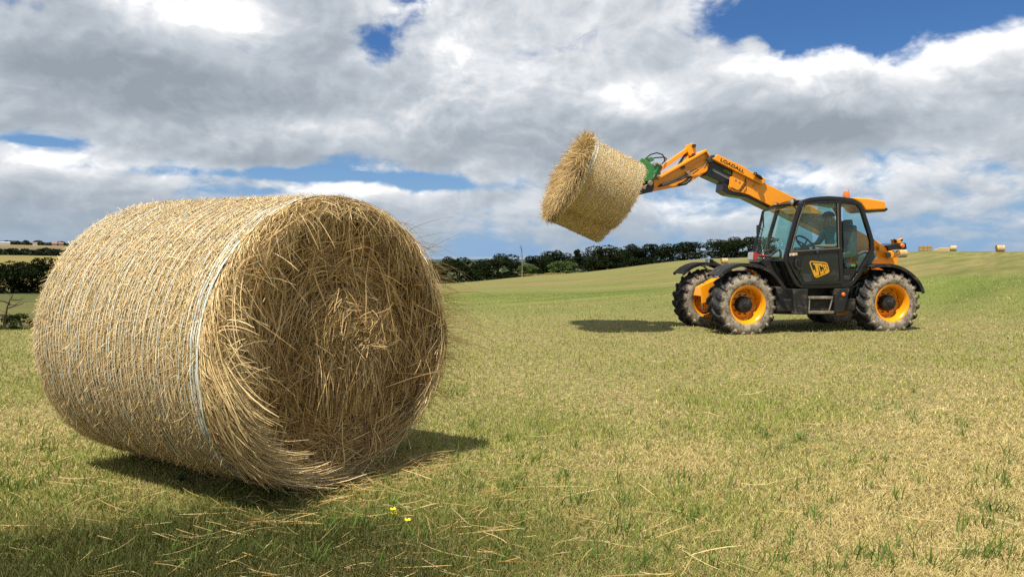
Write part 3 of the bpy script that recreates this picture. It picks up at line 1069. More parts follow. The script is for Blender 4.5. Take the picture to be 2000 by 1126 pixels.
far_bale(1945, 491, 150, (-.90, .28, 0), 'small distant round hay bale, rightmost on the hill and nearer than the skyline')
far_bale(1855, 485, 183, (-.84, .5, 0), 'small distant round hay bale standing alone on the crest of the hill')
far_bale(1753, 505, 118, (-.86, -.10, 0), 'distant round hay bale just behind the rear wheel of the telehandler')
far_bale(1409, 509, 150, (-.95, -.05, 0), 'distant round hay bale peeping out behind the front lamp of the telehandler')

# rectangular stack of bales on the skyline
a_ = math.atan((1806 - CX) / F); d_ = 186
st_ = empty('bale_stack', (d_ * math.sin(a_), d_ * math.cos(a_), gz(d_ * math.sin(a_), d_ * math.cos(a_))), -.45, 'brown square stack of hay bales in two layers on the skyline behind the telehandler', 'hay stack')
for i in range(2):
    for j in range(3):
        mb = MB(); mb.box(-1.3 + j * .88, -1.3 + j * .88 + .86, -.6, .6, .62 * i, .62 * i + .60)
        mb.build('square_bale', MATS['hay_drum_side'], st_, bevel=.07)
a_ = math.atan((1843 - CX) / F); d_ = 188
mb = MB(); mb.extr([(-2.2, -.3), (2.2, -.3), (2.0, .35), (1.0, .62), (-.8, .7), (-1.9, .3)], -.7, .7)
o = mb.build('hay_heap', MATS['hay_tan'], None, bevel=.1)
o.location = (d_ * math.sin(a_), d_ * math.cos(a_), gz(d_ * math.sin(a_), d_ * math.cos(a_)) + .1); o.rotation_euler = (0, 0, -.5)
tag(o, 'low pale heap of hay behind the skyline between the stack and the lone bale', 'hay heap')


# ------------------------------------------------------------------ trees
paint('bark', (.10, .075, .05), .9, .1, dscale=9, bump=.6)
paint('bleached_wood', (.20, .17, .135), .9, .1, dscale=9)
leafy('tree_leaves', .10, .9, .04, var=.4)


def crown_mesh(name, seed, w, hgt, n, leaf, base=.0, kind='round', col=((.005, .009, .004), (.026, .038, .012))):
    r = np.random.default_rng(seed)
    lob = []
    nl = 30
    for i in range(nl):
        a = r.uniform(0, 6.283); q = r.uniform(0, 1) ** .6
        if kind == 'pine':
            zz = r.uniform(.35, .95); rr = (1 - zz) * .75 + .12
            lob.append((a, rr * q * .5 * w, zz * hgt, .16 * w, .06 * hgt))
        else:
            zz = base + (1 - base) * r.uniform(.05, .86)
            env = math.sqrt(max(.02, 1 - ((zz - .46) / .58) ** 2))
            lob.append((a, env * q * .40 * w, zz * hgt, r.uniform(.13, .21) * w, r.uniform(.09, .15) * hgt))
    lob = np.array(lob)
    k = r.integers(0, len(lob), n)
    dv = r.normal(0, 1, (n, 3)); dv /= np.linalg.norm(dv, axis=1)[:, None]
    rad = r.uniform(.55, 1.0, n) ** .5 * r.uniform(.85, 1.12, n)
    L_ = lob[k]
    c = np.stack([np.cos(L_[:, 0]) * L_[:, 1], np.sin(L_[:, 0]) * L_[:, 1], L_[:, 2]], 1)
    p = c + dv * np.stack([L_[:, 3], L_[:, 3], L_[:, 4]], 1) * rad[:, None]
    p[:, 2] = np.maximum(p[:, 2], .2)
    t1 = r.normal(0, 1, (n, 3)); t1 /= np.linalg.norm(t1, axis=1)[:, None]
    t2 = np.cross(t1, r.normal(0, 1, (n, 3))); t2 /= np.linalg.norm(t2, axis=1)[:, None]
    s = (leaf * r.uniform(.5, 1.2, n))[:, None]
    co = np.stack([p - t1 * s * .5, p + t2 * s * .35, p + t1 * s * .6, p - t2 * s * .35], 1).reshape(-1, 3)
    f = r.uniform(0, 1, (n, 1)) * .6 + .4 * r.uniform(0, 1, (len(lob), 1))[k]
    cl = np.array(col[0]) * (1 - f) + np.array(col[1]) * f
    return np_mesh(name, co, np.arange(4 * n), np.arange(n) * 4, np.full(n, 4), np.repeat(cl, 4, 0))


def trunk_mb(hgt, w, seed, lean=.0, n=6, top=.75, r0=None):
    r = random.Random(seed)
    mb = MB()
    r0 = r0 or .035 * hgt
    pts = [(lean * hgt * (i / 5) ** 2 + r.uniform(-.02, .02) * hgt * (i > 0), r.uniform(-.02, .02) * hgt * (i > 0), top * hgt * i / 5 - .3 * (i == 0)) for i in range(6)]
    mb.tube(pts, [r0 * (1 - .8 * i / 5) for i in range(6)], 7)
    for i in range(n):
        a = r.uniform(0, 6.28); q = r.uniform(.3, .9)
        b = Vector(pts[2]).lerp(Vector(pts[5]), q)
        e = b + Vector((math.cos(a) * w * .33, math.sin(a) * w * .33, hgt * r.uniform(.05, .2)))
        mid = b.lerp(e, .5) + Vector((0, 0, -.02 * hgt))
        mb.tube([b, mid, e], [r0 * .4, r0 * .25, r0 * .08], 5)
    return mb


VARS = []
for i in range(4):
    o = empty('broadleaf_tree')
    link_mesh('crown', crown_mesh('crown', 40 + i, 12, 12, 7500, .50), MATS['tree_leaves'], o)
    trunk_mb(12, 12, i).build('trunk', MATS['bark'], o)
    VARS.append([o, False])
LIGHTV = empty('young_tree')
link_mesh('crown', crown_mesh('crown', 61, 8, 6, 3000, .5, col=((.045, .075, .022), (.11, .15, .048))), MATS['tree_leaves'], LIGHTV)
trunk_mb(6, 8, 9).build('trunk', MATS['bark'], LIGHTV)


def put_tree(src, px, d, top, base_w, label, group, cat='tree', name=None, hscale=1.0):
    """place a tree whose foot stands on the ground at distance d and whose top reaches row top"""
    a = math.atan((px - CX) / F)
    x, y = d * math.sin(a), d * math.cos(a)
    z = gz(x, y)
    zt = EYE + (500 - top) * y / F
    hgt = (zt - z)
    wm = base_w * y / F
    proto = src if not isinstance(src, list) else src[0]
    if isinstance(src, list) and not src[1]:
        o = proto; src[1] = True
    elif isinstance(src, list):
        o = proto.copy(); COL.objects.link(o)
        for ch in proto.children:
            c = ch.copy(); COL.objects.link(c); c.parent = o
    else:
        o = proto
    ref = 12.0 if proto.name.startswith('broadleaf') else (8.0 if proto.name.startswith('young') else None)
    refh = 12.0 if proto.name.startswith('broadleaf') else 6.0
    o.location = (x, y, z)
    o.scale = (wm / (ref * .92), wm / (ref * .92), hgt / (refh * .97))
    o.rotation_euler = (0, 0, (px * 7.3) % 6.28)
    tag(o, label, cat, group)
    return o


ROW = [  # column, distance, top row, width in photo pixels, label
    (848, 262, 509, 44, 'dark tree at the end of the row, half hidden behind the big bale'),
    (893, 262, 500, 62, 'dark round tree first to the right of the big bale'),
    (930, 282, 509, 50, 'lower dark tree filling the gap right of the first round tree'),
    (972, 262, 495, 82, 'broad dark domed tree left of the bare dead tree'),
    (1012, 285, 509, 54, 'low dark tree right behind the bare dead tree'),
    (1052, 268, 498, 66, 'dark tree between the bare dead tree and the pale green bush'),
    (1086, 275, 488, 60, 'tall dark tree whose top rises behind the pale green bush'),
    (1148, 290, 497, 56, 'lower dark tree right of the slender pine'),
    (1182, 262, 477.5, 84, 'large dark tree under the lower edge of the lifted bales'),
    (1222, 285, 481, 62, 'dark tree right of the tree under the lifted bales'),
    (1257, 275, 475, 62, 'tall dark tree in the middle of the dense part of the row'),
    (1290, 285, 484, 58, 'dark tree left of the high domed tree at the end of the row'),
    (1335, 268, 471, 86, 'high domed dark tree at the right end of the long row'),
    (1408, 262, 466, 62, 'dark tree just right of the gap in the row above the front lamp'),
    (1440, 255, 462, 74, 'wide dark tree left of the windscreen of the telehandler'),
    (1482, 262, 461, 62, 'dark tree with sky showing through, partly behind the windscreen'),
]
for i, (px, d, top, w, lab) in enumerate(ROW):
    put_tree(VARS[(i * 3 + i // 4) % 4], px, d, top, w * 1.16, lab, 'dark trees along the field edge')
LW = [(-38, 262, 514, 90, 'dark tree at the left picture edge of the wood in the valley'), (22, 258, 508, 74, 'dark tree second from the picture edge in the wood behind the big bale'),
      (62, 268, 510, 66, 'dark lower tree of the valley wood between two taller ones'), (104, 258, 501, 76, 'tallest dark tree of the valley wood, touching the outline of the big bale'), (150, 262, 505, 80, 'dark tree of the valley wood behind the left end of the big bale')]
for i, (px, d, top, w, lab) in enumerate(LW):
    put_tree(VARS[(i + 1) % 4], px, d, top, w * 1.15, lab, 'dark trees of the wood in the valley')
YT = [LIGHTV, False]
put_tree(YT, 1100, 215, 508, 52, 'paler green bushy tree standing in front of the dark row below the pine', None, 'bush')
put_tree(YT, 1032, 222, 515, 36, 'small pale green bush beside the foot of the bare dead tree', None, 'bush')

# pine
a_ = math.atan((1128 - CX) / F); d_ = 255; x_, y_ = d_ * math.sin(a_), d_ * math.cos(a_); z_ = gz(x_, y_)
ph = EYE + (500 - 486.5) * y_ / F - z_
pn = empty('pine_tree', (x_, y_, z_), 0, 'slender open pine with tiered branches rising from the dark row', 'tree')
link_mesh('crown', crown_mesh('crown', 71, 6.5, ph, 1500, .6, kind='pine', col=((.008, .014, .008), (.02, .03, .014))), MATS['tree_leaves'], pn)
trunk_mb(ph, 3, 5, n=8, top=.97, r0=.22).build('trunk', MATS['bark'], pn)


def dead_tree(px, d, top, label, seed, spread, cat='dead tree', lean=0):
    a = math.atan((px - CX) / F); x, y = d * math.sin(a), d * math.cos(a); z = gz(x, y)
    hgt = EYE + (500 - top) * y / F - z
    o = empty('dead_tree', (x, y, z), 0, label, cat)
    r = random.Random(seed)
    wood = MATS['bark'] if lean else MATS['bleached_wood']
    mb = MB()
    pts = [(lean * (i / 6) ** 2 * hgt + r.uniform(-.012, .012) * hgt, 0, hgt * i / 6 - .2 * (i == 0)) for i in range(7)]
    r0 = .018 * hgt + .05
    mb.tube(pts, [r0 * (1 - .8 * i / 6) for i in range(7)], 6)
    mb.build('trunk', wood, o)
    for i in range(9):
        b = Vector(pts[2]).lerp(Vector(pts[6]), r.uniform(0, .95)); a = r.uniform(0, 6.28)
        e = b + Vector((math.cos(a) * spread * r.uniform(.4, 1), math.sin(a) * spread * .6, hgt * r.uniform(.02, .16)))
        m2 = b.lerp(e, .55) + Vector((0, 0, r.uniform(-.05, .02) * hgt))
        mb = MB(); mb.tube([b, m2, e], [r0 * .42, r0 * .3, r0 * .12], 5)
        tip = e + Vector((r.uniform(-.3, .3) * spread, 0, hgt * .06))
        mb.tube([m2, tip], [r0 * .25, r0 * .08], 4)
        mb.build('branch', wood, o)
    return o


dead_tree(1020, 214, 482, 'bare bleached dead tree standing in front of the dark row', 3, 1.6)
dead_tree(4, 46, 574, 'leafless dark branch leaning over the bush at the left picture edge', 8, 1.1, 'dead branch', .25)


def bush(px, d, top, wpx, label, seed, col):
    a = math.atan((px - CX) / F); x, y = d * math.sin(a), d * math.cos(a); z = gz(x, y)
    hgt = max(.5, EYE + (500 - top) * y / F - z)
    o = empty('bush', (x, y, z - .1), 0, label, 'bush')
    link_mesh('foliage', crown_mesh('foliage', seed, wpx * y / F, hgt, 1500, .028 * wpx * y / F + .08, col=col), MATS['tree_leaves'], o)
    trunk_mb(hgt * .7, wpx * y / F, seed, n=4, r0=.04).build('stem', MATS['bark'], o)
    return o


GR = ((.018, .03, .01), (.045, .065, .02))
bush(20, 50, 607, 62, 'low dark green bush below the bare branch at the left edge', 81, GR)
bush(64, 54, 618, 34, 'dry brownish bush against the left end of the big bale', 82, ((.10, .08, .03), (.17, .13, .05)))
for i, (px, d, top, w) in enumerate([(1050, 210, 541, 70), (1085, 208, 539, 50)]):
    bush(px, d, top, w, ['dry tawny scrub at the foot of the pale green bushes', 'dry tawny scrub running right below the larger pale green bush'][i], 90 + i, ((.20, .15, .06), (.34, .26, .11)))


def far_hedge(name, d0, px0, px1, n, hgt, label, seed, col, wmul=1.0):
    """a far belt of trees that reads as one mass"""
    r = np.random.default_rng(seed)
    cos, cl = [], []
    for i in range(n):
        px = px0 + (px1 - px0) * (i + r.uniform(-.4, .4)) / n
        a = math.atan((px - CX) / F); d = d0 * r.uniform(.98, 1.02)
        x, y = d * math.sin(a), d * math.cos(a); z = gz(x, y)
        hh = hgt * r.uniform(.6, 1.25); ww = (px1 - px0) / n * d / F * r.uniform(.8, 1.6) * wmul
        k = 260
        dv = r.normal(0, 1, (k, 3)); dv /= np.linalg.norm(dv, axis=1)[:, None]
        p = np.array([x, y, z + hh * .5]) + dv * np.array([ww * .6, ww * .6, hh * .52]) * r.uniform(.7, 1.05, (k, 1))
        t1 = r.normal(0, 1, (k, 3)); t2 = np.cross(t1, r.normal(0, 1, (k, 3)))
        t1 /= np.linalg.norm(t1, axis=1)[:, None]; t2 /= np.linalg.norm(t2, axis=1)[:, None]
        s = hh * .22
        cos.append(np.stack([p - t1 * s, p + t2 * s * .7, p + t1 * s, p - t2 * s * .7], 1).reshape(-1, 3))
        f = r.uniform(0, 1, (k, 1))
        cl.append(np.repeat(np.array(col[0]) * (1 - f) + np.array(col[1]) * f, 4, 0))
    co, cc_ = np.concatenate(cos), np.concatenate(cl); q = len(co) // 4
    o = link_mesh(name, np_mesh(name, co, np.arange(4 * q), np.arange(q) * 4, np.full(q, 4), cc_), MATS['tree_leaves'])
    return tag(o, label, 'trees', kind='stuff')


far_hedge('treeline', 1110, -60, 200, 24, 7.5, 'belt of dark trees beyond the yellow field on the left', 5, ((.018, .027, .017), (.035, .048, .026)), 1.3)
far_hedge('treeline', 2060, -60, 200, 34, 9, 'row of small trees along the ridge on the far left', 6, ((.035, .05, .04), (.06, .08, .06)))
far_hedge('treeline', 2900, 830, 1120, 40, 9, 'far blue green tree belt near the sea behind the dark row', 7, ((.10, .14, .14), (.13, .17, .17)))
paint('render_white', (.72, .70, .66), .8)
paint('house_brick', (.34, .20, .15), .9)
paint('roof_tile', (.28, .16, .12), .9)
paint('roof_slate', (.35, .36, .38), .8)
for i, (px, d, w, hh, wm, rm, lab) in enumerate([
        (8, 2000, 26, 4, 'render_white', 'roof_slate', 'long pale farm shed on the ridge at the left edge'),
        (70, 2010, 9, 4, 'render_white', 'roof_tile', 'small white house with tiled roof among the ridge trees'),
        (108, 1985, 10, 4.5, 'house_brick', 'roof_tile', 'red brick house on the ridge close to the big bale'),
        (120, 1990, 11, 5, 'house_brick', 'roof_tile', 'second brick house on the ridge, touching the outline of the big bale')]):
    a = math.atan((px - CX) / F); x, y = d * math.sin(a), d * math.cos(a)
    o = empty('house', (x, y, gz(x, y)), -a, lab, 'house')
    mb = MB(); mb.box(-w / 2, w / 2, -4, 4, -1, hh); mb.build('wall', MATS[wm], o)
    mb = MB()
    mb.add([(-w / 2 - .3, -4.4, hh), (w / 2 + .3, -4.4, hh), (w / 2 + .3, 4.4, hh), (-w / 2 - .3, 4.4, hh), (-w / 2 - .3, 0, hh + 2.8), (w / 2 + .3, 0, hh + 2.8)],
           [(0, 1, 5, 4), (2, 3, 4, 5), (0, 4, 3), (1, 2, 5), (3, 2, 1, 0)])
    mb.build('roof', MATS[rm], o)

# two yellow flowers and a dark leafy weed in the foreground
paint('petal_yellow', (.85, .62, .02), .5)
paint('flower_stem', (.10, .17, .04), .6)
paint('weed_leaf', (.035, .075, .025), .5)
for px, py, lab, twin in [(766, 1025, 'bright yellow double flower in the grass before the big bale', True), (795, 1038, 'small single yellow flower right of the double one', False)]:
    x, y = ground_hits(px, py + 24); z = gz(x, y)
    hgt = .055
    o = empty('yellow_flower', (x, y, z), 0, lab, 'flower')
    for j in range(2 if twin else 1):
        c = (-.004 + .006 * j, 0, hgt + (.019 if j == 0 and twin else .0))
        mb = MB(); mb.tube([(.01 * j, 0, -.02), (c[0] * .5, .002, c[2] * .5), c], .0016, 6); mb.build('stem', MATS['flower_stem'], o)
        mb = MB()
        for k in range(5):
            b = k * 2 * math.pi / 5 + j
            u = Vector((math.cos(b), math.sin(b), 0)); s = Vector((-math.sin(b), math.cos(b), 0)); C = Vector(c)
            P = [C + s * -.0025, C + s * .0025, C + u * .009 + s * .0075 + Vector((0, 0, .003)), C + u * .016 + s * .004 + Vector((0, 0, .009)), C + u * .016 - s * .004 + Vector((0, 0, .009)), C + u * .009 - s * .0075 + Vector((0, 0, .003))]
            mb.add([p for p in P] + [p + Vector((0, 0, .0012)) for p in P], [(0, 1, 2, 3, 4, 5), (11, 10, 9, 8, 7, 6)] + [(i, (i + 1) % 6, (i + 1) % 6 + 6, i + 6) for i in range(6)])
        mb.lathe([(.0001, .004), (.004, .003), (.005, -.001), (.0001, -.002)], c, 'w', 8)
        mb.build('blossom', MATS['petal_yellow'], o)
for (px, py, sc, lab) in [(350, 962, 1.0, 'dark leafy weed in the shaded grass below the net wrapped side of the bale'), (1570, 852, 1.0, 'green leafy weed in the grass below the rear of the telehandler')][:3]:
    x, y = ground_hits(px, py + 8)
    o = empty('weed', (x, y, gz(x, y)), 0, lab, 'weed')
    rr_ = random.Random(px)
    for k in range(7):
        b = rr_.uniform(0, 6.28); u = Vector((math.cos(b), math.sin(b), 0)); s = Vector((-math.sin(b), math.cos(b), 0)); up_ = rr_.uniform(.4, 1.2)
        l = .035 * sc * rr_.uniform(.7, 1.2); Z = Vector((0, 0, 1))
        b0 = Vector((0, 0, .03)); tip = b0 + u * l * 1.3 + Z * l * .5 * up_
        midp = b0 + u * l * .7 + Z * l * .6 * up_
        P = [b0, midp + s * l * .42, tip, midp - s * l * .42]
        mb = MB(); mb.add(P + [p - Z * .0012 for p in P], [(0, 1, 2, 3), (7, 6, 5, 4), (0, 4, 5, 1), (1, 5, 6, 2), (2, 6, 7, 3), (3, 7, 4, 0)])
        mb.tube([(0, 0, -.01), b0], .0015, 5)
        mb.build('leaf', MATS['weed_leaf'] if px == 350 else MATS['flower_stem'], o)

# ------------------------------------------------------------------ telehandler
YAW = R(10)
EU = Vector((math.cos(YAW), math.sin(YAW), 0))            # towards its rear
EV = Vector((-math.sin(YAW), math.cos(YAW), 0))           # away from the viewer
TO = Vector((3.942, 13.485, -0.05))
tele = empty('telehandler', TO, YAW, 'yellow and black telehandler lifting two round bales on its raised boom', 'telehandler')


def P(px, py, v):
    """the (u, w) place on the machine's lengthwise plane v that photo point (px, py) shows"""
    x, zc = (px - CX) / F, -(py - CY) / F
    c, s = math.cos(PITCH), math.sin(PITCH)
    dr_ = Vector((x, c + zc * s, zc * c - s))
    o = Vector((0, 0, EYE)) - TO
    k = (v - o.dot(EV)) / dr_.dot(EV)
    q = o + dr_ * k
    return (q.dot(EU), q.z)


def PL(pts, v):
    return [P(a, b, v) for a, b in pts]


def P3(px, py, v):
    a, b = P(px, py, v)
    return (a, v, b)


YEL = (.95, .335, .006)
paint('machine_yellow', YEL, .32, .5, dirt=.13, dirtcol=(.50, .235, .05), coat=.15)
paint('machine_black', (.008, .008, .009), .32, .5, dirt=.10, dirtcol=(.035, .031, .026), dscale=4, coat=.2)
paint('dusty_black', (.014, .0135, .013), .62, .4, dirt=.32, dirtcol=(.15, .12, .085), dscale=5)
paint('rubber', (.028, .028, .029), .72, .3, dirt=.35, dirtcol=(.13, .115, .095), dscale=7, bump=.3)
paint('muddy_step', (.16, .135, .10), .85, .2, dirt=.5, dirtcol=(.30, .26, .20), dscale=8, bump=.4)
paint('green_paint', (.030, .20, .050), .4, .5, dirt=.15, dirtcol=(.25, .20, .10), coat=.2)
paint('bare_steel', (.34, .29, .22), .5, .5, metal=.6, dirt=.3)
paint('gun_metal', (.06, .058, .055), .4, .5, metal=.5)
paint('hose_rubber', (.012, .012, .012), .5, .4)
paint('grey_seat', (.10, .115, .11), .8, .2)
paint('lettering_black', (.02, .018, .015), .6, .2)
paint('lettering_green', (.25, .45, .05), .6, .2)
paint('lettering_grey', (.22, .22, .22), .5, .3)
paint('decal_yellow', (.66, .33, .02), .45, .4)
paint('decal_white', (.70, .70, .66), .5, .3)
paint('lens_orange', (.85, .17, .02), .25, .6, coat=.5)
paint('lens_red', (.45, .02, .02), .25, .6, coat=.5)
paint('lens_clear', (.36, .36, .34), .12, .7, coat=.5)
paint('dial_red', (.5, .04, .05), .5); paint('dial_blue', (.05, .12, .4), .5); paint('dial_lime', (.45, .6, .05), .5)

# tyre with a clean dark tread and a dusty side wall
m, g = material('tyre')
tc = g.new('ShaderNodeTexCoord'); sp = g.new('ShaderNodeSeparateXYZ'); g.put(sp.inputs[0], tc.outputs['Object'])
rad_ = g.m('SQRT', g.m('ADD', g.m('MULTIPLY', sp.outputs[0], sp.outputs[0]), g.m('MULTIPLY', sp.outputs[2], sp.outputs[2])))
n1 = g.noise(tc.outputs['Object'], 9, 6, .7); n2 = g.noise(tc.outputs['Object'], 40, 4, .6)
wall = g.smooth(g.m('ADD', rad_, g.m('MULTIPLY', g.m('SUBTRACT', n1.outputs['Fac'], .5), .10)), .50, .55, 1, 0)
side_ = g.new('ShaderNodeMath', operation='ABSOLUTE'); g.put(side_.inputs[0], sp.outputs[1])
wall = g.m('MULTIPLY', wall, g.smooth(side_.outputs[0], .14, .19))
dust = g.mix(g.smooth(n1.outputs['Fac'], .38, .62), (.11, .083, .052, 1), (.37, .305, .22, 1))
dust = g.mix(g.smooth(n2.outputs['Fac'], .4, .7, 0, .6), dust, (.44, .385, .31, 1))
rub = g.mix(g.smooth(g.m('ADD', n1.outputs['Fac'], g.m('MULTIPLY', n2.outputs['Fac'], .3)), .6, .85), (.017, .017, .018, 1), (.085, .078, .068, 1))
b = g.new('ShaderNodeBsdfPrincipled'); g.put(b.inputs['Base Color'], g.mix(g.m('MULTIPLY', wall, .92), rub, dust))
b.inputs['Roughness'].default_value = .78; b.inputs['Specular IOR Level'].default_value = .3
bp = g.new('ShaderNodeBump'); bp.inputs['Strength'].default_value = .4; bp.inputs['Distance'].default_value = .01
g.put(bp.inputs['Height'], n2.outputs['Fac']); g.put(b.inputs['Normal'], bp.outputs[0])
o_ = g.new('ShaderNodeOutputMaterial'); g.t.links.new(b.outputs[0], o_.inputs[0]); MATS['tyre'] = m

# tinted cab glass
m, g = material('tinted_glass')
tr = g.new('ShaderNodeBsdfTransparent'); tr.inputs['Color'].default_value = (.74, .88, .85, 1)
gl = g.new('ShaderNodeBsdfGlossy'); gl.inputs['Roughness'].default_value = .02; gl.inputs['Color'].default_value = (.9, .95, .95, 1)
fr = g.new('ShaderNodeLayerWeight'); fr.inputs['Blend'].default_value = .35
frp = g.m('MULTIPLY_ADD', g.m('POWER', fr.outputs['Facing'], 3.0), .55, .035)
tcg = g.new('ShaderNodeTexCoord'); ng = g.noise(tcg.outputs['Object'], 3.0, 5, .6)
df = g.new('ShaderNodeBsdfDiffuse'); df.inputs['Color'].default_value = (.33, .33, .29, 1)
mx = g.new('ShaderNodeMixShader'); g.put(mx.inputs[0], frp); g.t.links.new(tr.outputs[0], mx.inputs[1]); g.t.links.new(gl.outputs[0], mx.inputs[2])
mx2 = g.new('ShaderNodeMixShader'); g.put(mx2.inputs[0], g.smooth(ng.outputs['Fac'], .4, .75, .01, .08)); g.t.links.new(mx.outputs[0], mx2.inputs[1]); g.t.links.new(df.outputs[0], mx2.inputs[2])
o_ = g.new('ShaderNodeOutputMaterial'); g.t.links.new(mx2.outputs[0], o_.inputs[0]); MATS['tinted_glass'] = m
Y_, K_, DK, GLS = MATS['machine_yellow'], MATS['machine_black'], MATS['dusty_black'], MATS['tinted_glass']


# ---- wheels: built round their own hub, outer side towards -v
TR, TW, LOAD = .600, .46, .512


def squash(o):
    for vtx in o.data.vertices:
        if vtx.co.z < -LOAD:
            vtx.co.z = -LOAD + (vtx.co.z + LOAD) * .12
        if vtx.co.z < -.2:
            vtx.co.y *= 1 + .10 * min(1, (-vtx.co.z - .2) / .3)


def make_wheel():
    root = bpy.data.objects.new('wheel', None); COL.objects.link(root); root.parent = tele
    hw = TW / 2
    mb = MB()
    prof = [(.325, -hw + .035), (.345, -hw + .01), (.40, -hw - .012), (.46, -hw - .004), (.515, -hw + .02), (.548, -hw + .05), (.560, -hw + .12), (.566, 0), (.560, hw - .12), (.548, hw - .05), (.515, hw - .02), (.46, hw + .004), (.40, hw + .012), (.345, hw - .01), (.325, hw - .035)]
    mb.lathe(prof, (0, 0, 0), 'v', 72)
    # chevron lugs: slanted blocks that reach from the middle over the shoulder
    for side in (-1, 1):
        for k in range(19):
            a0 = 2 * math.pi * (k + (.5 if side > 0 else 0)) / 19
            path = [(0.0, .02, .600), (.10, .10, .601), (.165, .185, .592), (.185, .225, .565), (.19, .243, .515), (.19, .240, .485)]
            vs, fs = [], []
            for i, (da, y, rt) in enumerate(path):
                wdt = [.044, .046, .052, .056, .048, .03][i]
                rb = .52 if i < 4 else rt - .04
                for q in (-1, 1):
                    for rr_ in (rt, rb):
                        a = a0 + da * 1.25 + q * wdt * .5 / .58 * (1.25 if rr_ == rb else 1)
                        yy_ = y if rr_ == rt else max(0, y - (.0 if i < 4 else .03))
                        vs.append((rr_ * math.cos(a), side * yy_, rr_ * math.sin(a)))
            for i in range(len(path) - 1):
                b0, b1 = i * 4, i * 4 + 4
                fs += [(b0, b0 + 2, b1 + 2, b1), (b0 + 1, b0, b1, b1 + 1), (b0 + 2, b0 + 3, b1 + 3, b1 + 2)]
            fs += [(0, 1, 3, 2), (4 * len(path) - 4, 4 * len(path) - 2, 4 * len(path) - 1, 4 * len(path) - 3)]
            mb.add(vs, fs)
    t = mb.build('tyre', MATS['tyre'], root, smooth=True)
    squash(t)
    mb = MB()
    mb.lathe([(.335, -hw + .03), (.348, -hw + .018), (.345, -hw + .0), (.325, -hw + .005), (.300, -hw + .03), (.292, -hw + .06), (.285, -hw + .075), (.272, -hw + .20), (.235, -hw + .225), (.215, -hw + .205), (.12, -hw + .20), (.001, -hw + .20)], (0, 0, 0), 'v', 56)
    mb.lathe([(.292, hw - .2), (.300, hw - .03), (.345, hw), (.335, hw - .03)], (0, 0, 0), 'v', 56)
    for k in range(8):
        a = k * math.pi / 4 + .2
        mb.extr([(.255 * math.cos(a - .14), .255 * math.sin(a - .14)), (.255 * math.cos(a + .14), .255 * math.sin(a + .14)), (.292 * math.cos(a + .10), .292 * math.sin(a + .10)), (.292 * math.cos(a - .10), .292 * math.sin(a - .10))], -hw + .155, -hw + .19)
    mb.build('rim', Y_, root, smooth=True)
    mb = MB()
    mb.lathe([(.15, -hw + .198), (.148, -hw + .12), (.135, -hw + .085), (.10, -hw + .07), (.06, -hw + .07), (.05, -hw + .05), (.001, -hw + .048)], (0, 0, 0), 'v', 28)
    for k in range(10):
        a = k * 2 * math.pi / 10
        mb.lathe([(.013, -hw + .20), (.013, -hw + .165), (.001, -hw + .163)], (.178 * math.cos(a), 0, .178 * math.sin(a)), 'v', 6)
    for k in range(6):
        a = k * 2 * math.pi / 6 + .3
        mb.lathe([(.012, -hw + .12), (.012, -hw + .068), (.001, -hw + .066)], (.108 * math.cos(a), 0, .108 * math.sin(a)), 'v', 6)
    mb.build('hub', DK, root, smooth=True)
    return root


WB = 2.84
wheel0 = make_wheel()
wheel0.location = (0, -.77, .515)
wheel0.rotation_euler = (0, 0, R(3))
for (u_, v_, rz_) in [(WB, -.77, 0), (0, .77, math.pi + R(3)), (WB, .77, math.pi)]:
    o = wheel0.copy(); COL.objects.link(o); o.parent = tele
    o.location = (u_, v_, .515); o.rotation_euler = (0, 0, rz_)
    for ch in wheel0.children:
        c = ch.copy(); COL.objects.link(c); c.parent = o

# ---- chassis
mb = MB()
mb.box(-.25, 3.15, -.36, .40, .50, .86)
mb.box(.62, 2.2, -.86, .86, .38, .60)
mb.tube([(0, -.6, .515), (0, .6, .515)], .10, 10); mb.tube([(WB, -.6, .515), (WB, .6, .515)], .10, 10)
mb.extr([(-.02, .95), (.72, 1.0), (1.0, .55), (.62, .42), (.55, .70)], -.60, .25)
mb.extr([(1.75, .42), (2.3, .42), (2.35, .8), (2.15, 1.02), (1.75, .9)], -.62, .60)
mb.build('chassis', DK, tele, bevel=.02)
mb = MB()
nose = PL([(1368, 558), (1411, 539), (1420, 545), (1385, 567), (1383, 590), (1370, 593)], -.42)
mb.extr(nose, -.44, -.40)
mb.extr([(-.42, .62), (-.05, .62), (.1, .95), (-.05, .95), (-.38, .78)], -.38, .32)
mb.extr(PL([(1437, 532), (1461, 525), (1468, 526), (1469, 533)], -.62), -.64, -.56)
mb.build('front_frame', Y_, tele, bevel=.012)
mb = MB()
mb.tube([P3(1371, 592, -.3), P3(1372, 602, -.3), P3(1376, 607, -.3), P3(1379, 603, -.3)], .018, 8)
mb.build('tow_hook', MATS['bare_steel'], tele, smooth=True)

# front bodywork between the mudguard and the cab
mb = MB()
body = PL([(1482, 511), (1496, 505), (1526, 501), (1537, 520), (1556, 556), (1556, 562), (1534, 562), (1518, 545), (1505, 528), (1490, 517)], -.62)
mb.extr(body, -.62, -.20)
mb.extr(PL([(1519, 505), (1540, 503), (1558, 556), (1557, 563), (1545, 563), (1530, 530)], -.74), -.80, -.3)
mb.build('front_cowl', DK, tele, bevel=.025, seg=3)


def guard(arc, v0, v1, th, name='mudguard'):
    mb = MB(); mb.bar(arc, th, v0, v1)
    return mb


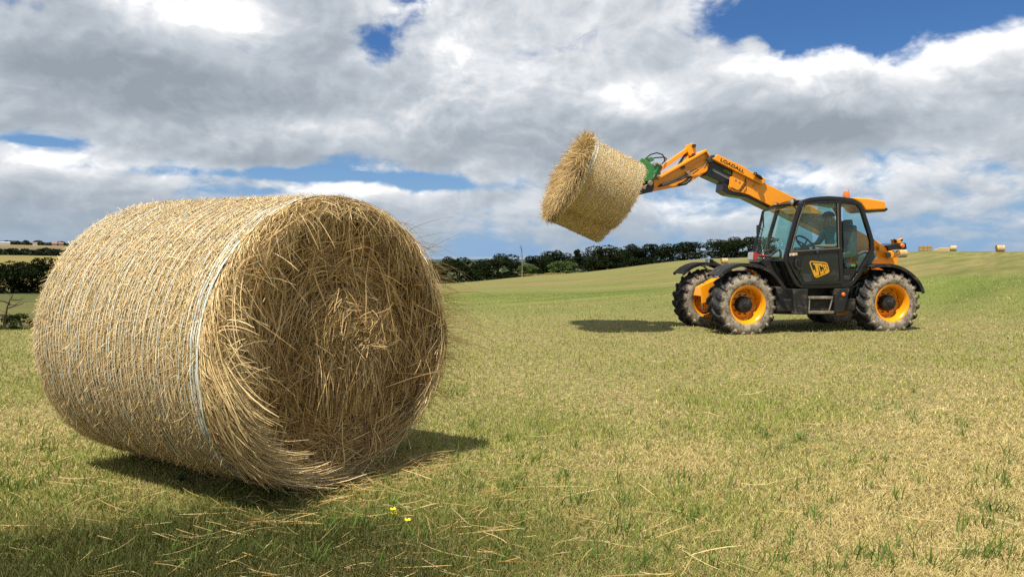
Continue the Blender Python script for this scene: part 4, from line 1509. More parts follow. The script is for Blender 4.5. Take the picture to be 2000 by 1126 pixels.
def arc_pts(pts, v):
    q = [Vector((a, b, 0)) for a, b in PL(pts, v)]
    out_ = []
    n = len(q)
    for i in range(n - 1):
        p0, p1, p2, p3 = q[max(i - 1, 0)], q[i], q[i + 1], q[min(i + 2, n - 1)]
        for k in range(5):
            t = k / 5
            out_.append(tuple((.5 * ((2 * p1) + (-p0 + p2) * t + (2 * p0 - 5 * p1 + 4 * p2 - p3) * t * t + (-p0 + 3 * p1 - 3 * p2 + p3) * t ** 3))[:2]))
    out_.append(tuple(q[-1][:2]))
    return out_


FG = arc_pts([(1404, 538), (1420, 525), (1436, 517.5), (1455, 514.5), (1480, 517), (1504, 527), (1520, 543), (1531, 559)], -1.0)
RG = arc_pts([(1700, 521), (1716, 516.5), (1740, 516), (1762, 522), (1782, 535), (1796, 551), (1804, 570)], -1.0)
for arc, vs_ in ((FG, (-1.0, -.56)), (RG, (-1.0, -.52)), (FG, (.54, .98)), (RG, (.54, .98))):
    mb = MB(); mb.bar(arc, .022, vs_[0], vs_[1])
    lip = [(p[0], p[1] - .022) for p in arc]
    mb.bar(lip, .06, vs_[0] - .012, vs_[0] + .006); mb.bar(lip, .06, vs_[1] - .006, vs_[1] + .012)
    md = len(arc) // 2
    for kk in (md - 6, md + 4):
        mb.tube([(arc[kk][0], sum(vs_) / 2, arc[kk][1] - .01), (arc[kk][0] * .9 + arc[md][0] * .1, (.45 if vs_[0] > 0 else -.45), arc[kk][1] - .05), (arc[md][0], (.3 if vs_[0] > 0 else -.3), arc[md][1] - .35)], .022, 7)
    mb.build('mudguard', DK, tele, bevel=.006)

# ---- side step between the wheels
V0 = -.93
mb = MB()
mb.extr(PL([(1549, 564), (1579, 564), (1578, 614), (1551, 614)], V0), V0, -.45)
mb.extr(PL([(1632, 563), (1661, 563), (1648, 611), (1631, 611)], V0), V0, -.45)
mb.extr(PL([(1576, 560), (1634, 560), (1634, 614), (1576, 614)], -.66), -.66, -.45)
mb.extr(PL([(1515, 560), (1552, 560), (1552, 614), (1515, 613)], -.70), -.70, -.45)
mb.build('side_box', DK, tele, bevel=.02, seg=3)
mb = MB()
mb.extr(PL([(1580, 578.5), (1628, 578.5), (1628, 584), (1580, 584)], V0), V0 + .005, -.72)
mb.extr(PL([(1580, 607), (1629, 607), (1629, 612.5), (1580, 612.5)], V0), V0 - .01, -.68)
mb.bar(PL([(1581, 607), (1582, 585)], V0), .02, V0, V0 + .03); mb.bar(PL([(1620, 607), (1626, 585)], V0), .02, V0, V0 + .03)
mb.build('step', MATS['muddy_step'], tele, bevel=.01)
mb = MB(); c = P3(1647, 574.5, V0); mb.lathe([(.036, 0), (.036, -.012), (.025, -.022), (.001, -.024)], c, 'v', 20)
mb.build('side_marker', MATS['lens_orange'], tele, smooth=True)

# ---- cab: near side at v = VC, far side at VF
VC, VF = -.90, -.10
outline = PL([(1535, 512), (1536, 498), (1547, 455), (1559, 414), (1564, 400), (1571, 391.5), (1583, 388), (1601, 386), (1620, 385), (1650, 387), (1668, 391.5), (1680, 398), (1686, 408), (1693, 430), (1700, 452), (1705, 470), (1706, 488), (1696, 506), (1679, 536), (1668, 551), (1660, 556), (1650, 558.5), (1610, 559.5), (1566, 560), (1557, 556), (1545, 536)], VC)
cab = bpy.data.objects.new('cab', None); COL.objects.link(cab); cab.parent = tele
mb = MB()
cin = [(p[0] * .985 + .985 * 0 + .015 * 1.9, p[1] * .985 + .015 * 1.35) for p in outline]
mb.bar(cin, .075, VC, VC + .07, closed=True)
mb.bar(cin, .06, VF - .07, VF, closed=True)
mb.bar(PL([(1640, 388), (1641, 470), (1646, 556)], VC), .075, VC + .004, VC + .07)      # door post
# cross members, roof and floor
rp = PL([(1564, 399), (1571, 391), (1583, 387.5), (1601, 385.5), (1620, 384.5), (1650, 386.5), (1668, 391), (1680, 398), (1674, 401), (1620, 393), (1580, 396)], VC)
mb.extr(rp, VC + .01, VF - .01)
mb.extr(PL([(1548, 552), (1668, 550), (1660, 557), (1566, 559)], VC), VC + .03, VF - .03)
mb.extr(PL([(1535, 512), (1541, 512), (1560, 556), (1552, 556)], VC), VC + .03, VF - .03)
mb.build('cab_frame', K_, cab, bevel=.014, seg=2)

door = bpy.data.objects.new('door', None); door.name = 'door'; COL.objects.link(door); door.parent = cab
# the door: frame bars and lower panel
mb = MB()
dfr = PL([(1541, 510), (1546, 480), (1556, 442), (1566, 407), (1572, 399), (1584, 396), (1632, 394), (1636, 398), (1637, 470), (1642, 552), (1566, 554), (1552, 532)], VC)
mb.bar(dfr, .040, VC - .022, VC + .02, closed=True)
mb.bar(PL([(1541, 493), (1590, 489), (1640, 486)], VC), .062, VC - .026, VC + .02)
mb.extr(PL([(1543, 508), (1545, 494), (1639, 487), (1642, 551), (1568, 553), (1553, 530)], VC), VC - .008, VC + .012)
mb.build('door_frame', K_, door, bevel=.008)
mb = MB()
mb.bar(PL([(1541, 491.2), (1590, 487.6), (1639, 484.4)], VC), .011, VC - .032, VC - .024)
mb.bar(PL([(1634.5, 397), (1636.5, 484)], VC), .009, VC - .03, VC - .022)
mb.bar(PL([(1543, 490), (1549, 466), (1559, 430), (1568, 403)], VC), .008, VC - .03, VC - .022)
mb.build('chrome_trim', MATS['bare_steel'], door)
mb = MB(); mb.extr(PL([(1547, 488), (1551, 470), (1560, 437), (1570, 405), (1577, 400), (1632, 398), (1634, 484)], VC), VC - .006, VC)
mb.build('window', GLS, door)
mb = MB(); mb.extr(PL([(1566, 502), (1572, 499), (1630, 496), (1636, 500), (1637, 546), (1632, 549), (1570, 550), (1561, 534)], VC), VC - .016, VC - .010)
paint('dark_glass', (.010, .013, .014), .10, .6, dirt=.25, dirtcol=(.045, .05, .048), dscale=3, coat=.4)
mb.build('lower_panel', MATS['dark_glass'], door)
mb = MB(); mb.bar(PL([(1559, 509), (1554, 506), (1551, 512), (1552, 520), (1557, 525), (1562, 524)], VC), .018, VC - .05, VC - .02)
mb.build('handle', MATS['gun_metal'], door, bevel=.005)
mb = MB(); mb.lathe([(.02, 0), (.02, -.02), (.012, -.026), (.001, -.026)], (P(1594, 492.5, VC)[0], VC - .026, P(1594, 492.5, VC)[1]), 'v', 14)
mb.build('lock', MATS['gun_metal'], door)
# decals on the door
dec = bpy.data.objects.new('badge', None); COL.objects.link(dec); dec.parent = door
DV = VC - .020


def rounded(pts, r=.22, n=5):
    out_ = []
    q = [Vector(p) for p in pts]
    for i in range(len(q)):
        a, b_, c_ = q[i - 1], q[i], q[(i + 1) % len(q)]
        l = r * min((a - b_).length, (c_ - b_).length)
        p0, p1 = b_ + (a - b_).normalized() * l, b_ + (c_ - b_).normalized() * l
        for k in range(n + 1):
            t = k / n
            out_.append(tuple((1 - t) ** 2 * p0 + 2 * t * (1 - t) * b_ + t * t * p1))
    return out_


qd = [(1580.3, 509.6), (1614.6, 513.2), (1619.6, 530.8), (1592.2, 542.4)]
ring = PL(rounded(qd), DV)
mb = MB(); mb.bar(ring, .020, DV - .003, DV + .002, closed=True); mb.build('badge_border', MATS['decal_yellow'], dec)
ZX = lambda pts: PL([(1560 + a / 14.08, 480 + b_ / 14.08) for a, b_ in pts], DV)
mb = MB()
mb.extr(ZX([(383, 468), (512, 476), (562, 782), (542, 808), (505, 826), (445, 815), (422, 765), (400, 660), (442, 655), (462, 722), (480, 730), (490, 718), (440, 522), (395, 516)]), DV - .003, DV + .002)
mb.extr(ZX([(513, 478), (632, 490), (648, 512), (660, 582), (612, 574), (596, 540), (566, 538), (562, 560), (604, 706), (618, 716), (640, 704), (638, 650), (676, 652), (692, 740), (676, 758), (612, 780), (596, 772)]), DV - .003, DV + .002)
mb.extr(ZX([(652, 493), (738, 512), (762, 540), (770, 580), (752, 608), (782, 622), (800, 650), (806, 705), (790, 722), (722, 752)]), DV - .003, DV + .002)
mb.build('badge_letters', MATS['decal_yellow'], dec)
mb = MB()
mb.extr(ZX([(694, 550), (718, 555), (724, 590), (702, 588)]), DV - .006, DV - .001); mb.build('badge_counter', MATS['lettering_black'], dec)
mb = MB(); mb.extr(ZX([(722, 645), (748, 640), (756, 672), (732, 682)]), DV - .006, DV - .001)
mb.build('badge_counter', MATS['lettering_black'], dec)
mb = MB(); mb.extr(PL([(1542, 494.5), (1557, 493.5), (1557, 498.5), (1542, 499.5)], VC - .03), VC - .034, VC - .028); mb.build('warning_sticker', MATS['decal_white'], door)
mb = MB(); mb.extr(PL([(1543.5, 495.4), (1547.5, 495.1), (1547.5, 498.3), (1543.5, 498.6)], VC - .03), VC - .037, VC - .033); mb.build('warning_symbol', MATS['decal_yellow'], door)
mb = MB(); mb.extr(PL([(1551.5, 494.9), (1555.8, 494.6), (1555.8, 497.7), (1551.5, 498)], VC - .03), VC - .037, VC - .033)
mb.build('warning_symbol', MATS['decal_yellow'], door)

# other glass
mb = MB()
mb.extr(PL([(1647, 398), (1672, 400), (1679, 410), (1690, 445), (1697, 475), (1697, 484), (1686, 503), (1672, 522), (1651, 522)], VC), VC + .02, VC + .026)
mb.build('quarter_window', GLS, cab)
mb = MB()
mb.extr(PL([(1553, 488), (1556, 470), (1572, 405), (1580, 399), (1632, 397), (1637, 484)], VC), VF - .03, VF - .024)
mb.extr(PL([(1647, 398), (1672, 400), (1679, 410), (1690, 445), (1697, 475), (1690, 500), (1651, 515)], VC), VF - .03, VF - .024)
mb.build('far_window', GLS, cab)
wa, wb = P(1538, 503, VC), P(1561, 408, VC)
wc = P(1570, 394, VC)
sweep = -.17
vs_ = []
for v_ in np.linspace(VC + .05, VF - .02, 9):
    t_ = (v_ - VC) / (VF - VC)
    bul = -.22 * math.sin(math.pi * min(1, t_ * .62 + .0)) - .05 * t_
    vs_.append([(wa[0] + bul, v_, wa[1] - .06), (wb[0] + bul, v_, wb[1]), (wc[0] + bul * .55, v_, wc[1] - .03)])
mb = MB()
for i in range(len(vs_) - 1):
    for k in range(2):
        a, b_, c_, d_2 = vs_[i][k], vs_[i][k + 1], vs_[i + 1][k + 1], vs_[i + 1][k]
        mb.add([a, b_, c_, d_2], [(0, 1, 2, 3)])
ws = mb.build('windscreen', GLS, cab, smooth=True)
sm = ws.modifiers.new('thickness', 'SOLIDIFY'); sm.thickness = .006
mb = MB()
mb.tube([vs_[-1][0], vs_[-1][1], vs_[-1][2]], .026, 8)
mb.tube([q[0] for q in vs_], .022, 8); mb.tube([q[2] for q in vs_], .03, 8)
mb.build('windscreen_frame', K_, cab, smooth=True)
# wiper and mirror by the windscreen
mb = MB(); mb.tube([tuple(Vector(vs_[6][0]) + Vector((-.03, 0, .0))), tuple(Vector(vs_[7][1]) + Vector((-.03, 0, -.25)))], .010, 6)
mb.tube([tuple(Vector(vs_[7][1]) + Vector((-.03, 0, -.30))), tuple(Vector(vs_[7][1]) + Vector((-.05, 0, -.02)))], .014, 6)
mb.build('wiper', K_, cab)
mb = MB(); q = Vector(vs_[-1][1]) + Vector((-.06, .03, -.30)); mb.box(q.x - .03, q.x + .02, q.y - .02, q.y + .05, q.z - .12, q.z + .05)
mb.tube([tuple(q), tuple(q + Vector((.09, 0, -.05)))], .012, 6); mb.build('side_mirror', MATS['gun_metal'], cab, bevel=.012)
mb = MB(); mb.tube([P3(1483, 500, -.55), P3(1504, 500, -.60), P3(1512, 493, -.62), P3(1517, 488, -.64), P3(1522, 488, -.66), P3(1525, 493, -.68), P3(1524, 502, -.70)], .022, 8)
mb.build('grab_rail', K_, tele, smooth=True)

# cab roof cowl, beacon and roof lamps
mb = MB()
mb.extr(PL([(1659, 385.5), (1672, 386), (1694, 387.5), (1725, 392.5), (1728.5, 395), (1730, 407), (1727, 409), (1690, 411), (1686.5, 405), (1681, 397.5), (1670, 391)], -.72), -.74, -.16)
mb.build('roof_cowl', Y_, cab, bevel=.03, seg=3)
mb = MB(); mb.extr(PL([(1686, 410), (1728, 408), (1732, 405.5), (1733, 410), (1727, 413.5), (1715, 412), (1692, 414.5)], -.68), -.70, -.2); mb.build('cowl_underside', K_, cab, bevel=.01)
mb = MB(); c = P(1653, 386, -.5); c = (c[0], -.5, c[1])
mb.lathe([(.06, -.02), (.06, .012), (.05, .016), (.001, .016)], c, 'w', 20)
mb.build('beacon_base', MATS['bare_steel'], cab, smooth=True)
mb = MB(); mb.lathe([(.062, .012), (.064, .03), (.060, .08), (.050, .112), (.025, .125), (.001, .127)], c, 'w', 20); mb.build('beacon', MATS['lens_orange'], cab, smooth=True)
mb = MB(); mb.tube([(c[0] + .09, c[1] + .1, c[2]), (c[0] + .115, c[1] + .1, c[2] + .16)], .004, 5); mb.build('aerial', MATS['hose_rubber'], cab)
for px, py, v_ in ((1514.5, 402, -.15), (1547, 394.5, -.72)):
    u_, w_ = P(px, py, v_)
    l_ = bpy.data.objects.new('roof_lamp', None); COL.objects.link(l_); l_.parent = cab
    mb = MB(); mb.lathe([(.001, .10), (.035, .09), (.060, .04), (.064, 0), (.060, -.008)], (u_, v_, w_), 'u', 20); mb.tube([(u_ + .04, v_, w_ - .05), (u_ + .07, v_, w_ - .12)], .014, 6)
    mb.build('lamp_housing', K_, l_, smooth=True)
    mb = MB(); mb.lathe([(.058, -.004), (.04, -.016), (.001, -.02)], (u_, v_, w_), 'u', 20); mb.build('lens', MATS['lens_clear'], l_, smooth=True)
mb = MB(); mb.tube([P3(1519, 409, -.15), P3(1540, 400, -.45), P3(1560, 392, -.80)], .020, 7); mb.build('lamp_rail', K_, cab)

# inside of the cab
mb = MB()
mb.extr(PL([(1652, 440), (1660, 441), (1660, 500), (1652, 504), (1620, 506), (1612, 500), (1616, 494), (1645, 492)], -.5), -.72, -.28)
mb.extr(PL([(1651, 430), (1658, 428), (1660, 441), (1651, 442)], -.5), -.62, -.38)
mb.extr(PL([(1672, 500), (1690, 488), (1692, 500), (1672, 530), (1662, 530)], -.5), -.80, -.4)
mb.build('seat', MATS['grey_seat'], cab, bevel=.03, seg=3)
mb = MB()
mb.extr(PL([(1548, 500), (1560, 482), (1575, 486), (1580, 500), (1585, 540), (1560, 540)], -.5), -.66, -.34)
mb.extr(PL([(1590, 512), (1650, 508), (1650, 550), (1590, 550)], -.25), -.34, -.14)
mb.build('dashboard', MATS['hose_rubber'], cab, bevel=.03)
sw = Vector(P3(1573, 476, -.52)); axn = Vector((.72, 0, .69)).normalized()
x1 = Vector((0, 1, 0)); x2 = axn.cross(x1)
mb = MB(); mb.tube([sw + (x1 * math.cos(k / 24 * 6.2832) + x2 * math.sin(k / 24 * 6.2832)) * .20 for k in range(25)], .017, 8, cap=False)
mb.tube([sw - axn * .25 + Vector((-.03, 0, 0)), sw - axn * .02], .03, 8)
for a in (.5, 2.6, 4.7):
    mb.tube([sw - axn * .02, sw + (x1 * math.cos(a) + x2 * math.sin(a)) * .20], .014, 6)
mb.build('steering_wheel', MATS['hose_rubber'], cab, smooth=True)
for px, py, w_, h_, mt in ((1656, 517, 8, 7, 'dial_blue'), (1664, 514, 6, 4, 'dial_red'), (1665, 518, 8, 5, 'dial_lime'), (1673, 513, 5, 4, 'dial_red')):
    mb = MB(); mb.extr(PL([(px - w_ / 2, py - h_ / 2), (px + w_ / 2, py - h_ / 2), (px + w_ / 2, py + h_ / 2), (px - w_ / 2, py + h_ / 2)], VC + .09), VC + .06, VC + .10)
    mb.build('packet', MATS[mt], cab, bevel=.01)
mb = MB(); mb.extr(PL([(1651, 524), (1676, 524), (1668, 540), (1660, 552), (1651, 552)], VC), VC + .03, VC + .05); mb.build('rear_panel', K_, cab, bevel=.005)
mb = MB(); c = P3(1656, 541, VC); mb.box(c[0] - .06, c[0] + .07, VC + .02, VC + .06, c[2] - .06, c[2] + .03); mb.build('latch', MATS['gun_metal'], cab, bevel=.02)

# ---- front lamps on stalks
for (px, py, v_, sv, name_) in ((1386, 512, .62, -.1, 'a'), (1471, 500, -.66, -.5, 'b')):
    u_, w_ = P(px, py, v_)
    l_ = bpy.data.objects.new('headlamp', None); COL.objects.link(l_); l_.parent = tele
    mb = MB(); mb.extr([(u_ - .055, w_ - .075), (u_ + .03, w_ - .06), (u_ + .045, w_ + .05), (u_ - .045, w_ + .075)], v_ - .09, v_ + .09)
    tgt = P3(1422, 524, .40) if name_ == 'a' else P3(1500, 500, -.6)
    mb.tube([(u_ + .03, v_, w_), (u_ + .10, v_, w_ + .01), tgt], .018, 7)
    mb.build('lamp_housing', K_ if name_ == 'a' else MATS['lens_red'], l_, bevel=.012)
    mb = MB(); mb.extr([(u_ - .070, w_ - .068), (u_ - .050, w_ - .07), (u_ - .040, w_ + .07), (u_ - .058, w_ + .068)], v_ - .092, v_ + .082); mb.build('lens', MATS['lens_clear'], l_, bevel=.008)

# ---- rear frame that carries the boom
mb = MB()
rt = PL([(1704, 466), (1716, 477), (1724, 482), (1733, 487), (1745, 490), (1749, 497), (1752, 515), (1738, 530), (1700, 530), (1690, 545), (1672, 560), (1668, 552), (1694, 505)], -.30)
mb.extr(rt, -.34, -.26); mb.extr([(a, b_) for a, b_ in rt], .42, .50)
mb.extr([(2.45, .75), (3.2, .75), (3.25, 1.05), (2.45, 1.1)], -.26, .42)
c = P3(1735, 497, -.34); mb.lathe([(.075, .02), (.075, -.07), (.06, -.085), (.001, -.085)], c, 'v', 22)
mb.extr(PL([(1706, 526), (1736, 527), (1743, 531), (1742, 534), (1720, 533), (1712, 531)], -.5), -.56, -.3)
mb.build('rear_frame', Y_, tele, bevel=.014)
mb = MB(); c = P3(1735, 497.5, -.432); mb.lathe([(.058, 0), (.05, -.012), (.001, -.014)], c, 'v', 20); mb.build('pivot_pin', MATS['gun_metal'], tele, smooth=True)
mb = MB(); mb.extr(PL([(1703, 503), (1713, 500), (1713, 507), (1702, 508)], -.35), -.352, -.345); mb.build('data_plate', MATS['decal_white'], tele)
mb = MB(); mb.extr(PL([(1726, 479), (1745, 475), (1763, 474), (1765, 487), (1745, 487), (1728, 489)], -.30), -.40, .45); mb.build('tail_bar', K_, tele, bevel=.02)
mb = MB(); mb.extr(PL([(1716, 481), (1727, 478), (1727, 489), (1717, 489)], -.42), -.43, -.38); mb.build('tail_bracket', Y_, tele, bevel=.008)
mb = MB(); c = P3(1762, 479.5, -.41); mb.lathe([(.042, .02), (.042, -.02), (.03, -.032), (.001, -.034)], c, 'v', 18); mb.build('tail_lamp', MATS['lens_orange'], tele, smooth=True)
mb = MB(); mb.extr(PL([(1745, 467), (1752, 468), (1757, 475), (1748, 475)], -.2), -.28, -.1); mb.tube([P3(1752, 472, -.15), P3(1761, 468, -.1)], .035, 8); mb.build('tail_bracket', Y_, tele, bevel=.006)
mb = MB(); mb.tube([P3(1746, 468, -.25), P3(1752, 474, -.2), P3(1762, 468, -.15)], .022, 7); mb.build('tail_hose', MATS['hose_rubber'], tele)
mb = MB(); mb.extr(PL([(1686, 505), (1700, 500), (1701, 517), (1690, 528), (1676, 540)], -.42), -.44, -.36)
mb.build('rear_cowl', DK, tele, bevel=.01)
# engine cover on the far side
mb = MB(); mb.extr([(.55, .62), (2.45, .62), (2.5, 1.05), (2.3, 1.22), (.75, 1.10)], .52, .98); mb.build('engine_cover', Y_, tele, bevel=.05, seg=3)

# ---- boom
BV, BT = -.02, .34             # near face of the boom and its thickness
boom = bpy.data.objects.new('boom', None); COL.objects.link(boom); boom.parent = tele
mb = MB()
mb.extr(PL([(1433, 334), (1445, 327), (1494.6, 357.3), (1558.5, 389), (1640, 430), (1722, 475), (1740, 492), (1738, 505), (1720, 512), (1640, 470), (1512, 406), (1462.6, 380.6), (1449, 376.6), (1433, 374), (1424, 369.5), (1423, 365)], BV), BV, BV + BT)
mb.build('outer_section', Y_, boom, bevel=.012)
mb = MB()
mb.extr(PL([(1411, 372), (1414, 352), (1424, 348), (1425, 369), (1434, 375), (1449, 377.5), (1462, 382), (1512, 408), (1511, 411), (1460, 386), (1440, 383), (1424, 380)], BV + .02), BV + .02, BV + BT - .02)
mb.build('shaded_wear_channel', K_, boom, bevel=.008)  # black strip stands for the boom's shaded underside as well as wear pads
mb = MB()
mb.extr(PL([(1380, 342), (1388, 316), (1394, 309), (1440, 333), (1430, 358), (1424, 362)], BV), BV + .02, BV + BT - .02)
mb.build('inner_section', K_, boom, bevel=.01)
mb = MB()
cv = BV - .065
mb.extr(PL([(1402.6, 302), (1446.6, 322.6), (1456, 327), (1462.6, 332.6), (1497, 350), (1491, 359), (1486.6, 359.5), (1391, 310)], cv), cv, BV + .02)
mb.build('hose_cover', Y_, boom, bevel=.008)
mb = MB(); mb.extr(PL([(1424.5, 346), (1429, 344.5), (1452, 355), (1454, 359), (1445, 371), (1440, 373), (1425, 367), (1423.5, 363)], BV), BV - .018, BV + .002); mb.build('side_plate', Y_, boom, bevel=.008)
mb = MB()
mb.bar(PL([(1427, 366), (1440, 372), (1444, 370), (1453, 356)], BV), .010, BV - .022, BV - .014)
mb.tube([P3(1456, 349, BV - .02), P3(1457, 360, BV - .03), P3(1451, 369, BV - .03), P3(1445, 374, BV - .02)], .009, 6)
mb.build('hose', MATS['hose_rubber'], boom)
for px, py in ((1437, 351.6), (1444.3, 355.5), (1472.7, 362.5)):
    c = P3(px, py, BV - .018); mb = MB(); mb.lathe([(.017, .02), (.017, -.008), (.001, -.01)], c, 'v', 10); mb.build('bolt', MATS['bare_steel'], boom)
mb = MB(); c = P3(1432, 378.6, BV + .05); mb.lathe([(.02, .02), (.02, -.02), (.001, -.022)], c, 'v', 10); mb.build('bolt', MATS['decal_white'], boom)
# boom work lamp and its guard
mb = MB(); c = Vector(P3(1482, 345, BV - .10)); mb.lathe([(.001, .03), (.03, .02), (.052, 0), (.05, -.006), (.001, -.012)], (0, 0, 0), 'u', 18)
lo_ = mb.build('work_lamp', MATS['gun_metal'], boom, smooth=True); lo_.location = c; lo_.rotation_euler = (0, R(-55), R(0)); lo_.scale = (1.2, 1.5, 1.75)
mb = MB(); mb.tube([P3(1472, 341, BV - .1), P3(1474, 337, BV - .1), P3(1477, 337.5, BV - .1), P3(1482, 345, BV - .1)], .012, 6); mb.build('lamp_bracket', K_, boom)

# lettering on the boom


def lettering(name, txt, p0, p1, hgt_px, v, mat, parent, sx=1.0):
    """letters laid along the line p0-p1 (photo points on plane v)"""
    cu = bpy.data.curves.new(name, 'FONT'); cu.body = txt; cu.extrude = .004; cu.size = 1.0
    tmp = bpy.data.objects.new(name, cu)
    COL.objects.link(tmp)
    me_ = bpy.data.meshes.new_from_object(tmp.evaluated_get(bpy.context.evaluated_depsgraph_get()))
    bpy.data.objects.remove(tmp)
    xs = [q.co.x for q in me_.vertices]; ys = [q.co.y for q in me_.vertices]
    a, b_ = Vector(P(*p0, v)), Vector(P(*p1, v))
    d = b_ - a; n_ = Vector((-d.y, d.x)).normalized() * (hgt_px / 107.0)
    for q in me_.vertices:
        t = (q.co.x - min(xs)) / (max(xs) - min(xs)); s = (q.co.y - min(ys)) / (max(ys) - min(ys))
        pp = a + d * t + n_ * s
        q.co = (pp.x, v - .003 + q.co.z, pp.y)
    return link_mesh(name, me_, mat, parent)


lettering('boom_lettering', 'LOADALL', (1406.5, 314), (1452, 337.5), 6.0, cv, MATS['lettering_black'], boom)
lettering('model_lettering', 'XTRA', (1412.5, 335), (1426, 341.5), 5.5, BV + .018, MATS['lettering_green'], boom)
mb = MB(); mb.extr(PL([(1392, 329), (1425, 346), (1425, 351), (1391, 333.5)], BV + .02), BV + .012, BV + .024); mb.build('reflective_strip', MATS['lettering_grey'], boom)

# boom head: cranked nose, link, lever, ram
mb = MB()
head = PL([(1377, 292.5), (1383, 304), (1391, 321), (1385, 333), (1376, 338), (1350.4, 354), (1337.7, 361.7), (1300, 369), (1274.8, 373), (1275.5, 352), (1283, 348), (1330, 321)], .02)
mb.extr(head, .02, .06); mb.extr(head, .24, .28)
mb.extr(PL([(1283, 350), (1330, 324), (1378, 297), (1388, 322), (1380, 333), (1349, 351), (1336, 358), (1300, 366), (1277, 368)], .02), .06, .24)
mb.bar(PL([(1283, 349), (1330, 322), (1378, 294)], .02), .045, -.05, .35)
mb.build('boom_head', Y_, boom, bevel=.01)
mb = MB()
mb.bar(PL([(1377, 294), (1384, 305.5)], .0), .02, -.05, .35)
mb.bar(PL([(1331, 330), (1351, 325), (1368, 314), (1386, 306)], .0), .014, -.004, .03)
mb.build('head_flange', Y_, boom, bevel=.005)
mb = MB()
mb.extr(PL([(1347, 282), (1352, 279), (1359, 281), (1360, 299), (1354, 306), (1346, 303), (1345, 296), (1346, 290)], .04), .04, .09); mb.extr(PL([(1347, 282), (1352, 279), (1359, 281), (1360, 299), (1354, 306), (1346, 303), (1345, 296), (1346, 290)], .04), .21, .26)
mb.extr(PL([(1330, 322), (1348, 300), (1357, 300), (1362, 306)], .08), .10, .20)
mb.build('lever', Y_, boom, bevel=.008)
mb = MB(); mb.bar(PL([(1354, 285), (1320, 308.5), (1285, 334)], .1), .075, .10, .20); mb.build('tilt_link', Y_, boom, bevel=.01)
mb = MB(); mb.tube([P3(1345, 291, .15), P3(1324, 324, .15)], .022, 8); mb.build('tilt_ram', MATS['gun_metal'], boom, smooth=True)
for px, py, v_ in ((1355, 285, .03), (1354, 303, .03), (1334, 327, .0), (1270, 357.5, -.10), (1286, 338, .06)):
    mb = MB(); mb.tube([P3(px, py, v_)[0:1] + (v_ - .03,) + P3(px, py, v_)[2:], P3(px, py, v_)[0:1] + (v_ + .30,) + P3(px, py, v_)[2:]], .034, 14); mb.build('pin', MATS['gun_metal'], boom, smooth=True)
mb = MB()
mb.tube([P3(1345, 338, -.02), P3(1330, 346, -.03), P3(1316, 353, -.03), P3(1290, 361, .0)], .018, 7)
mb.tube([P3(1347, 342, -.04), P3(1331, 350, -.05), P3(1315, 356, -.04), P3(1286, 364, .0)], .016, 7)
mb.tube([P3(1350, 345, -.01), P3(1346, 352, -.03), P3(1340, 358, -.03), P3(1325, 361, .0)], .03, 7)
mb.tube([P3(1346, 335, -.02), P3(1358, 329, -.03), P3(1365, 331, -.02), P3(1352, 340, -.03)], .010, 6)
mb.tube([P3(1366, 329, -.02), P3(1375, 323, -.03), P3(1382, 315, -.04), P3(1386, 308, -.04), P3(1390, 303, -.03), P3(1395, 305, -.03)], .010, 6)
mb.tube([P3(1383, 312, -.05), P3(1380, 322, -.04), P3(1376, 329, -.02)], .008, 6)
mb.build('head_hose', MATS['hose_rubber'], boom, smooth=True)
mb = MB(); mb.extr(PL([(1339, 335), (1346, 333.5), (1350, 343), (1345, 345.5)], -.04), -.06, -.01); mb.build('valve_block', MATS['bare_steel'], boom, bevel=.008)
mb = MB(); mb.extr(PL([(1381, 311), (1388, 303), (1397, 303), (1394, 310), (1390, 319), (1382, 318)], -.05), -.08, .02); mb.build('hose_clamp', MATS['gun_metal'], boom, bevel=.02)

# green bale carriage with its spikes
car = bpy.data.objects.new('bale_carriage', None); COL.objects.link(car); car.parent = tele
CVN = -.32
mb = MB()
gp = PL([(1247, 352), (1248, 318), (1253, 308.5), (1261, 310.5), (1276, 322), (1281, 317), (1293, 323.5), (1287.6, 327.6), (1276, 351), (1262, 354), (1254.5, 359.5)], CVN)
mb.extr(gp, CVN, CVN + .04); mb.extr([(a, b_) for a, b_ in gp], .58, .62)
cr = PL([(1250, 314), (1258, 311), (1264, 318), (1255, 322)], .1)
mb.extr(cr, CVN + .04, .58)
mb.extr(PL([(1264, 330), (1276, 324), (1280, 332), (1268, 350), (1260, 350)], .1), CVN + .04, .58)
mb.build('carriage_frame', MATS['green_paint'], car, bevel=.01)
mb = MB()
mb.extr(PL([(1240, 380), (1246, 355), (1262, 351), (1276, 354), (1276, 366), (1273, 375), (1262, 377), (1244, 381)], -.2), -.25, .55)
mb.build('lower_beam', K_, car, bevel=.015)
mb = MB(); mb.extr(PL([(1276, 322), (1281, 316.5), (1294, 322.5), (1293, 325.5), (1283, 320.5), (1278, 326)], CVN - .01), CVN - .02, CVN + .12)
mb.extr(PL([(1258, 362), (1263.5, 360), (1259, 370), (1254, 369)], CVN), CVN - .04, CVN + .02)
mb.extr(PL([(1275, 345), (1279, 340), (1277, 348)], CVN), CVN - .006, CVN + .01); mb.extr(PL([(1278, 336), (1281, 333), (1279, 338)], CVN), CVN - .006, CVN + .01)
mb.lathe([(.05, .03), (.05, -.02), (.03, -.03), (.001, -.03)], P3(1270, 357.5, CVN), 'v', 16)
mb.build('worn_bracket', MATS['bare_steel'], car, bevel=.006)
mb = MB()
mb.tube([P3(1259, 311, -.1), P3(1270, 302, -.08), P3(1283, 298.5, -.05), P3(1294, 302, 0), P3(1298, 310, 0), P3(1297, 316, 0), P3(1293, 320, .0)], .012, 7)
mb.tube([P3(1262, 313, .05), P3(1280, 308, .08), P3(1298, 307, .10), P3(1302, 310, .1), P3(1298, 315, .08), P3(1293, 320, .05)], .012, 7)
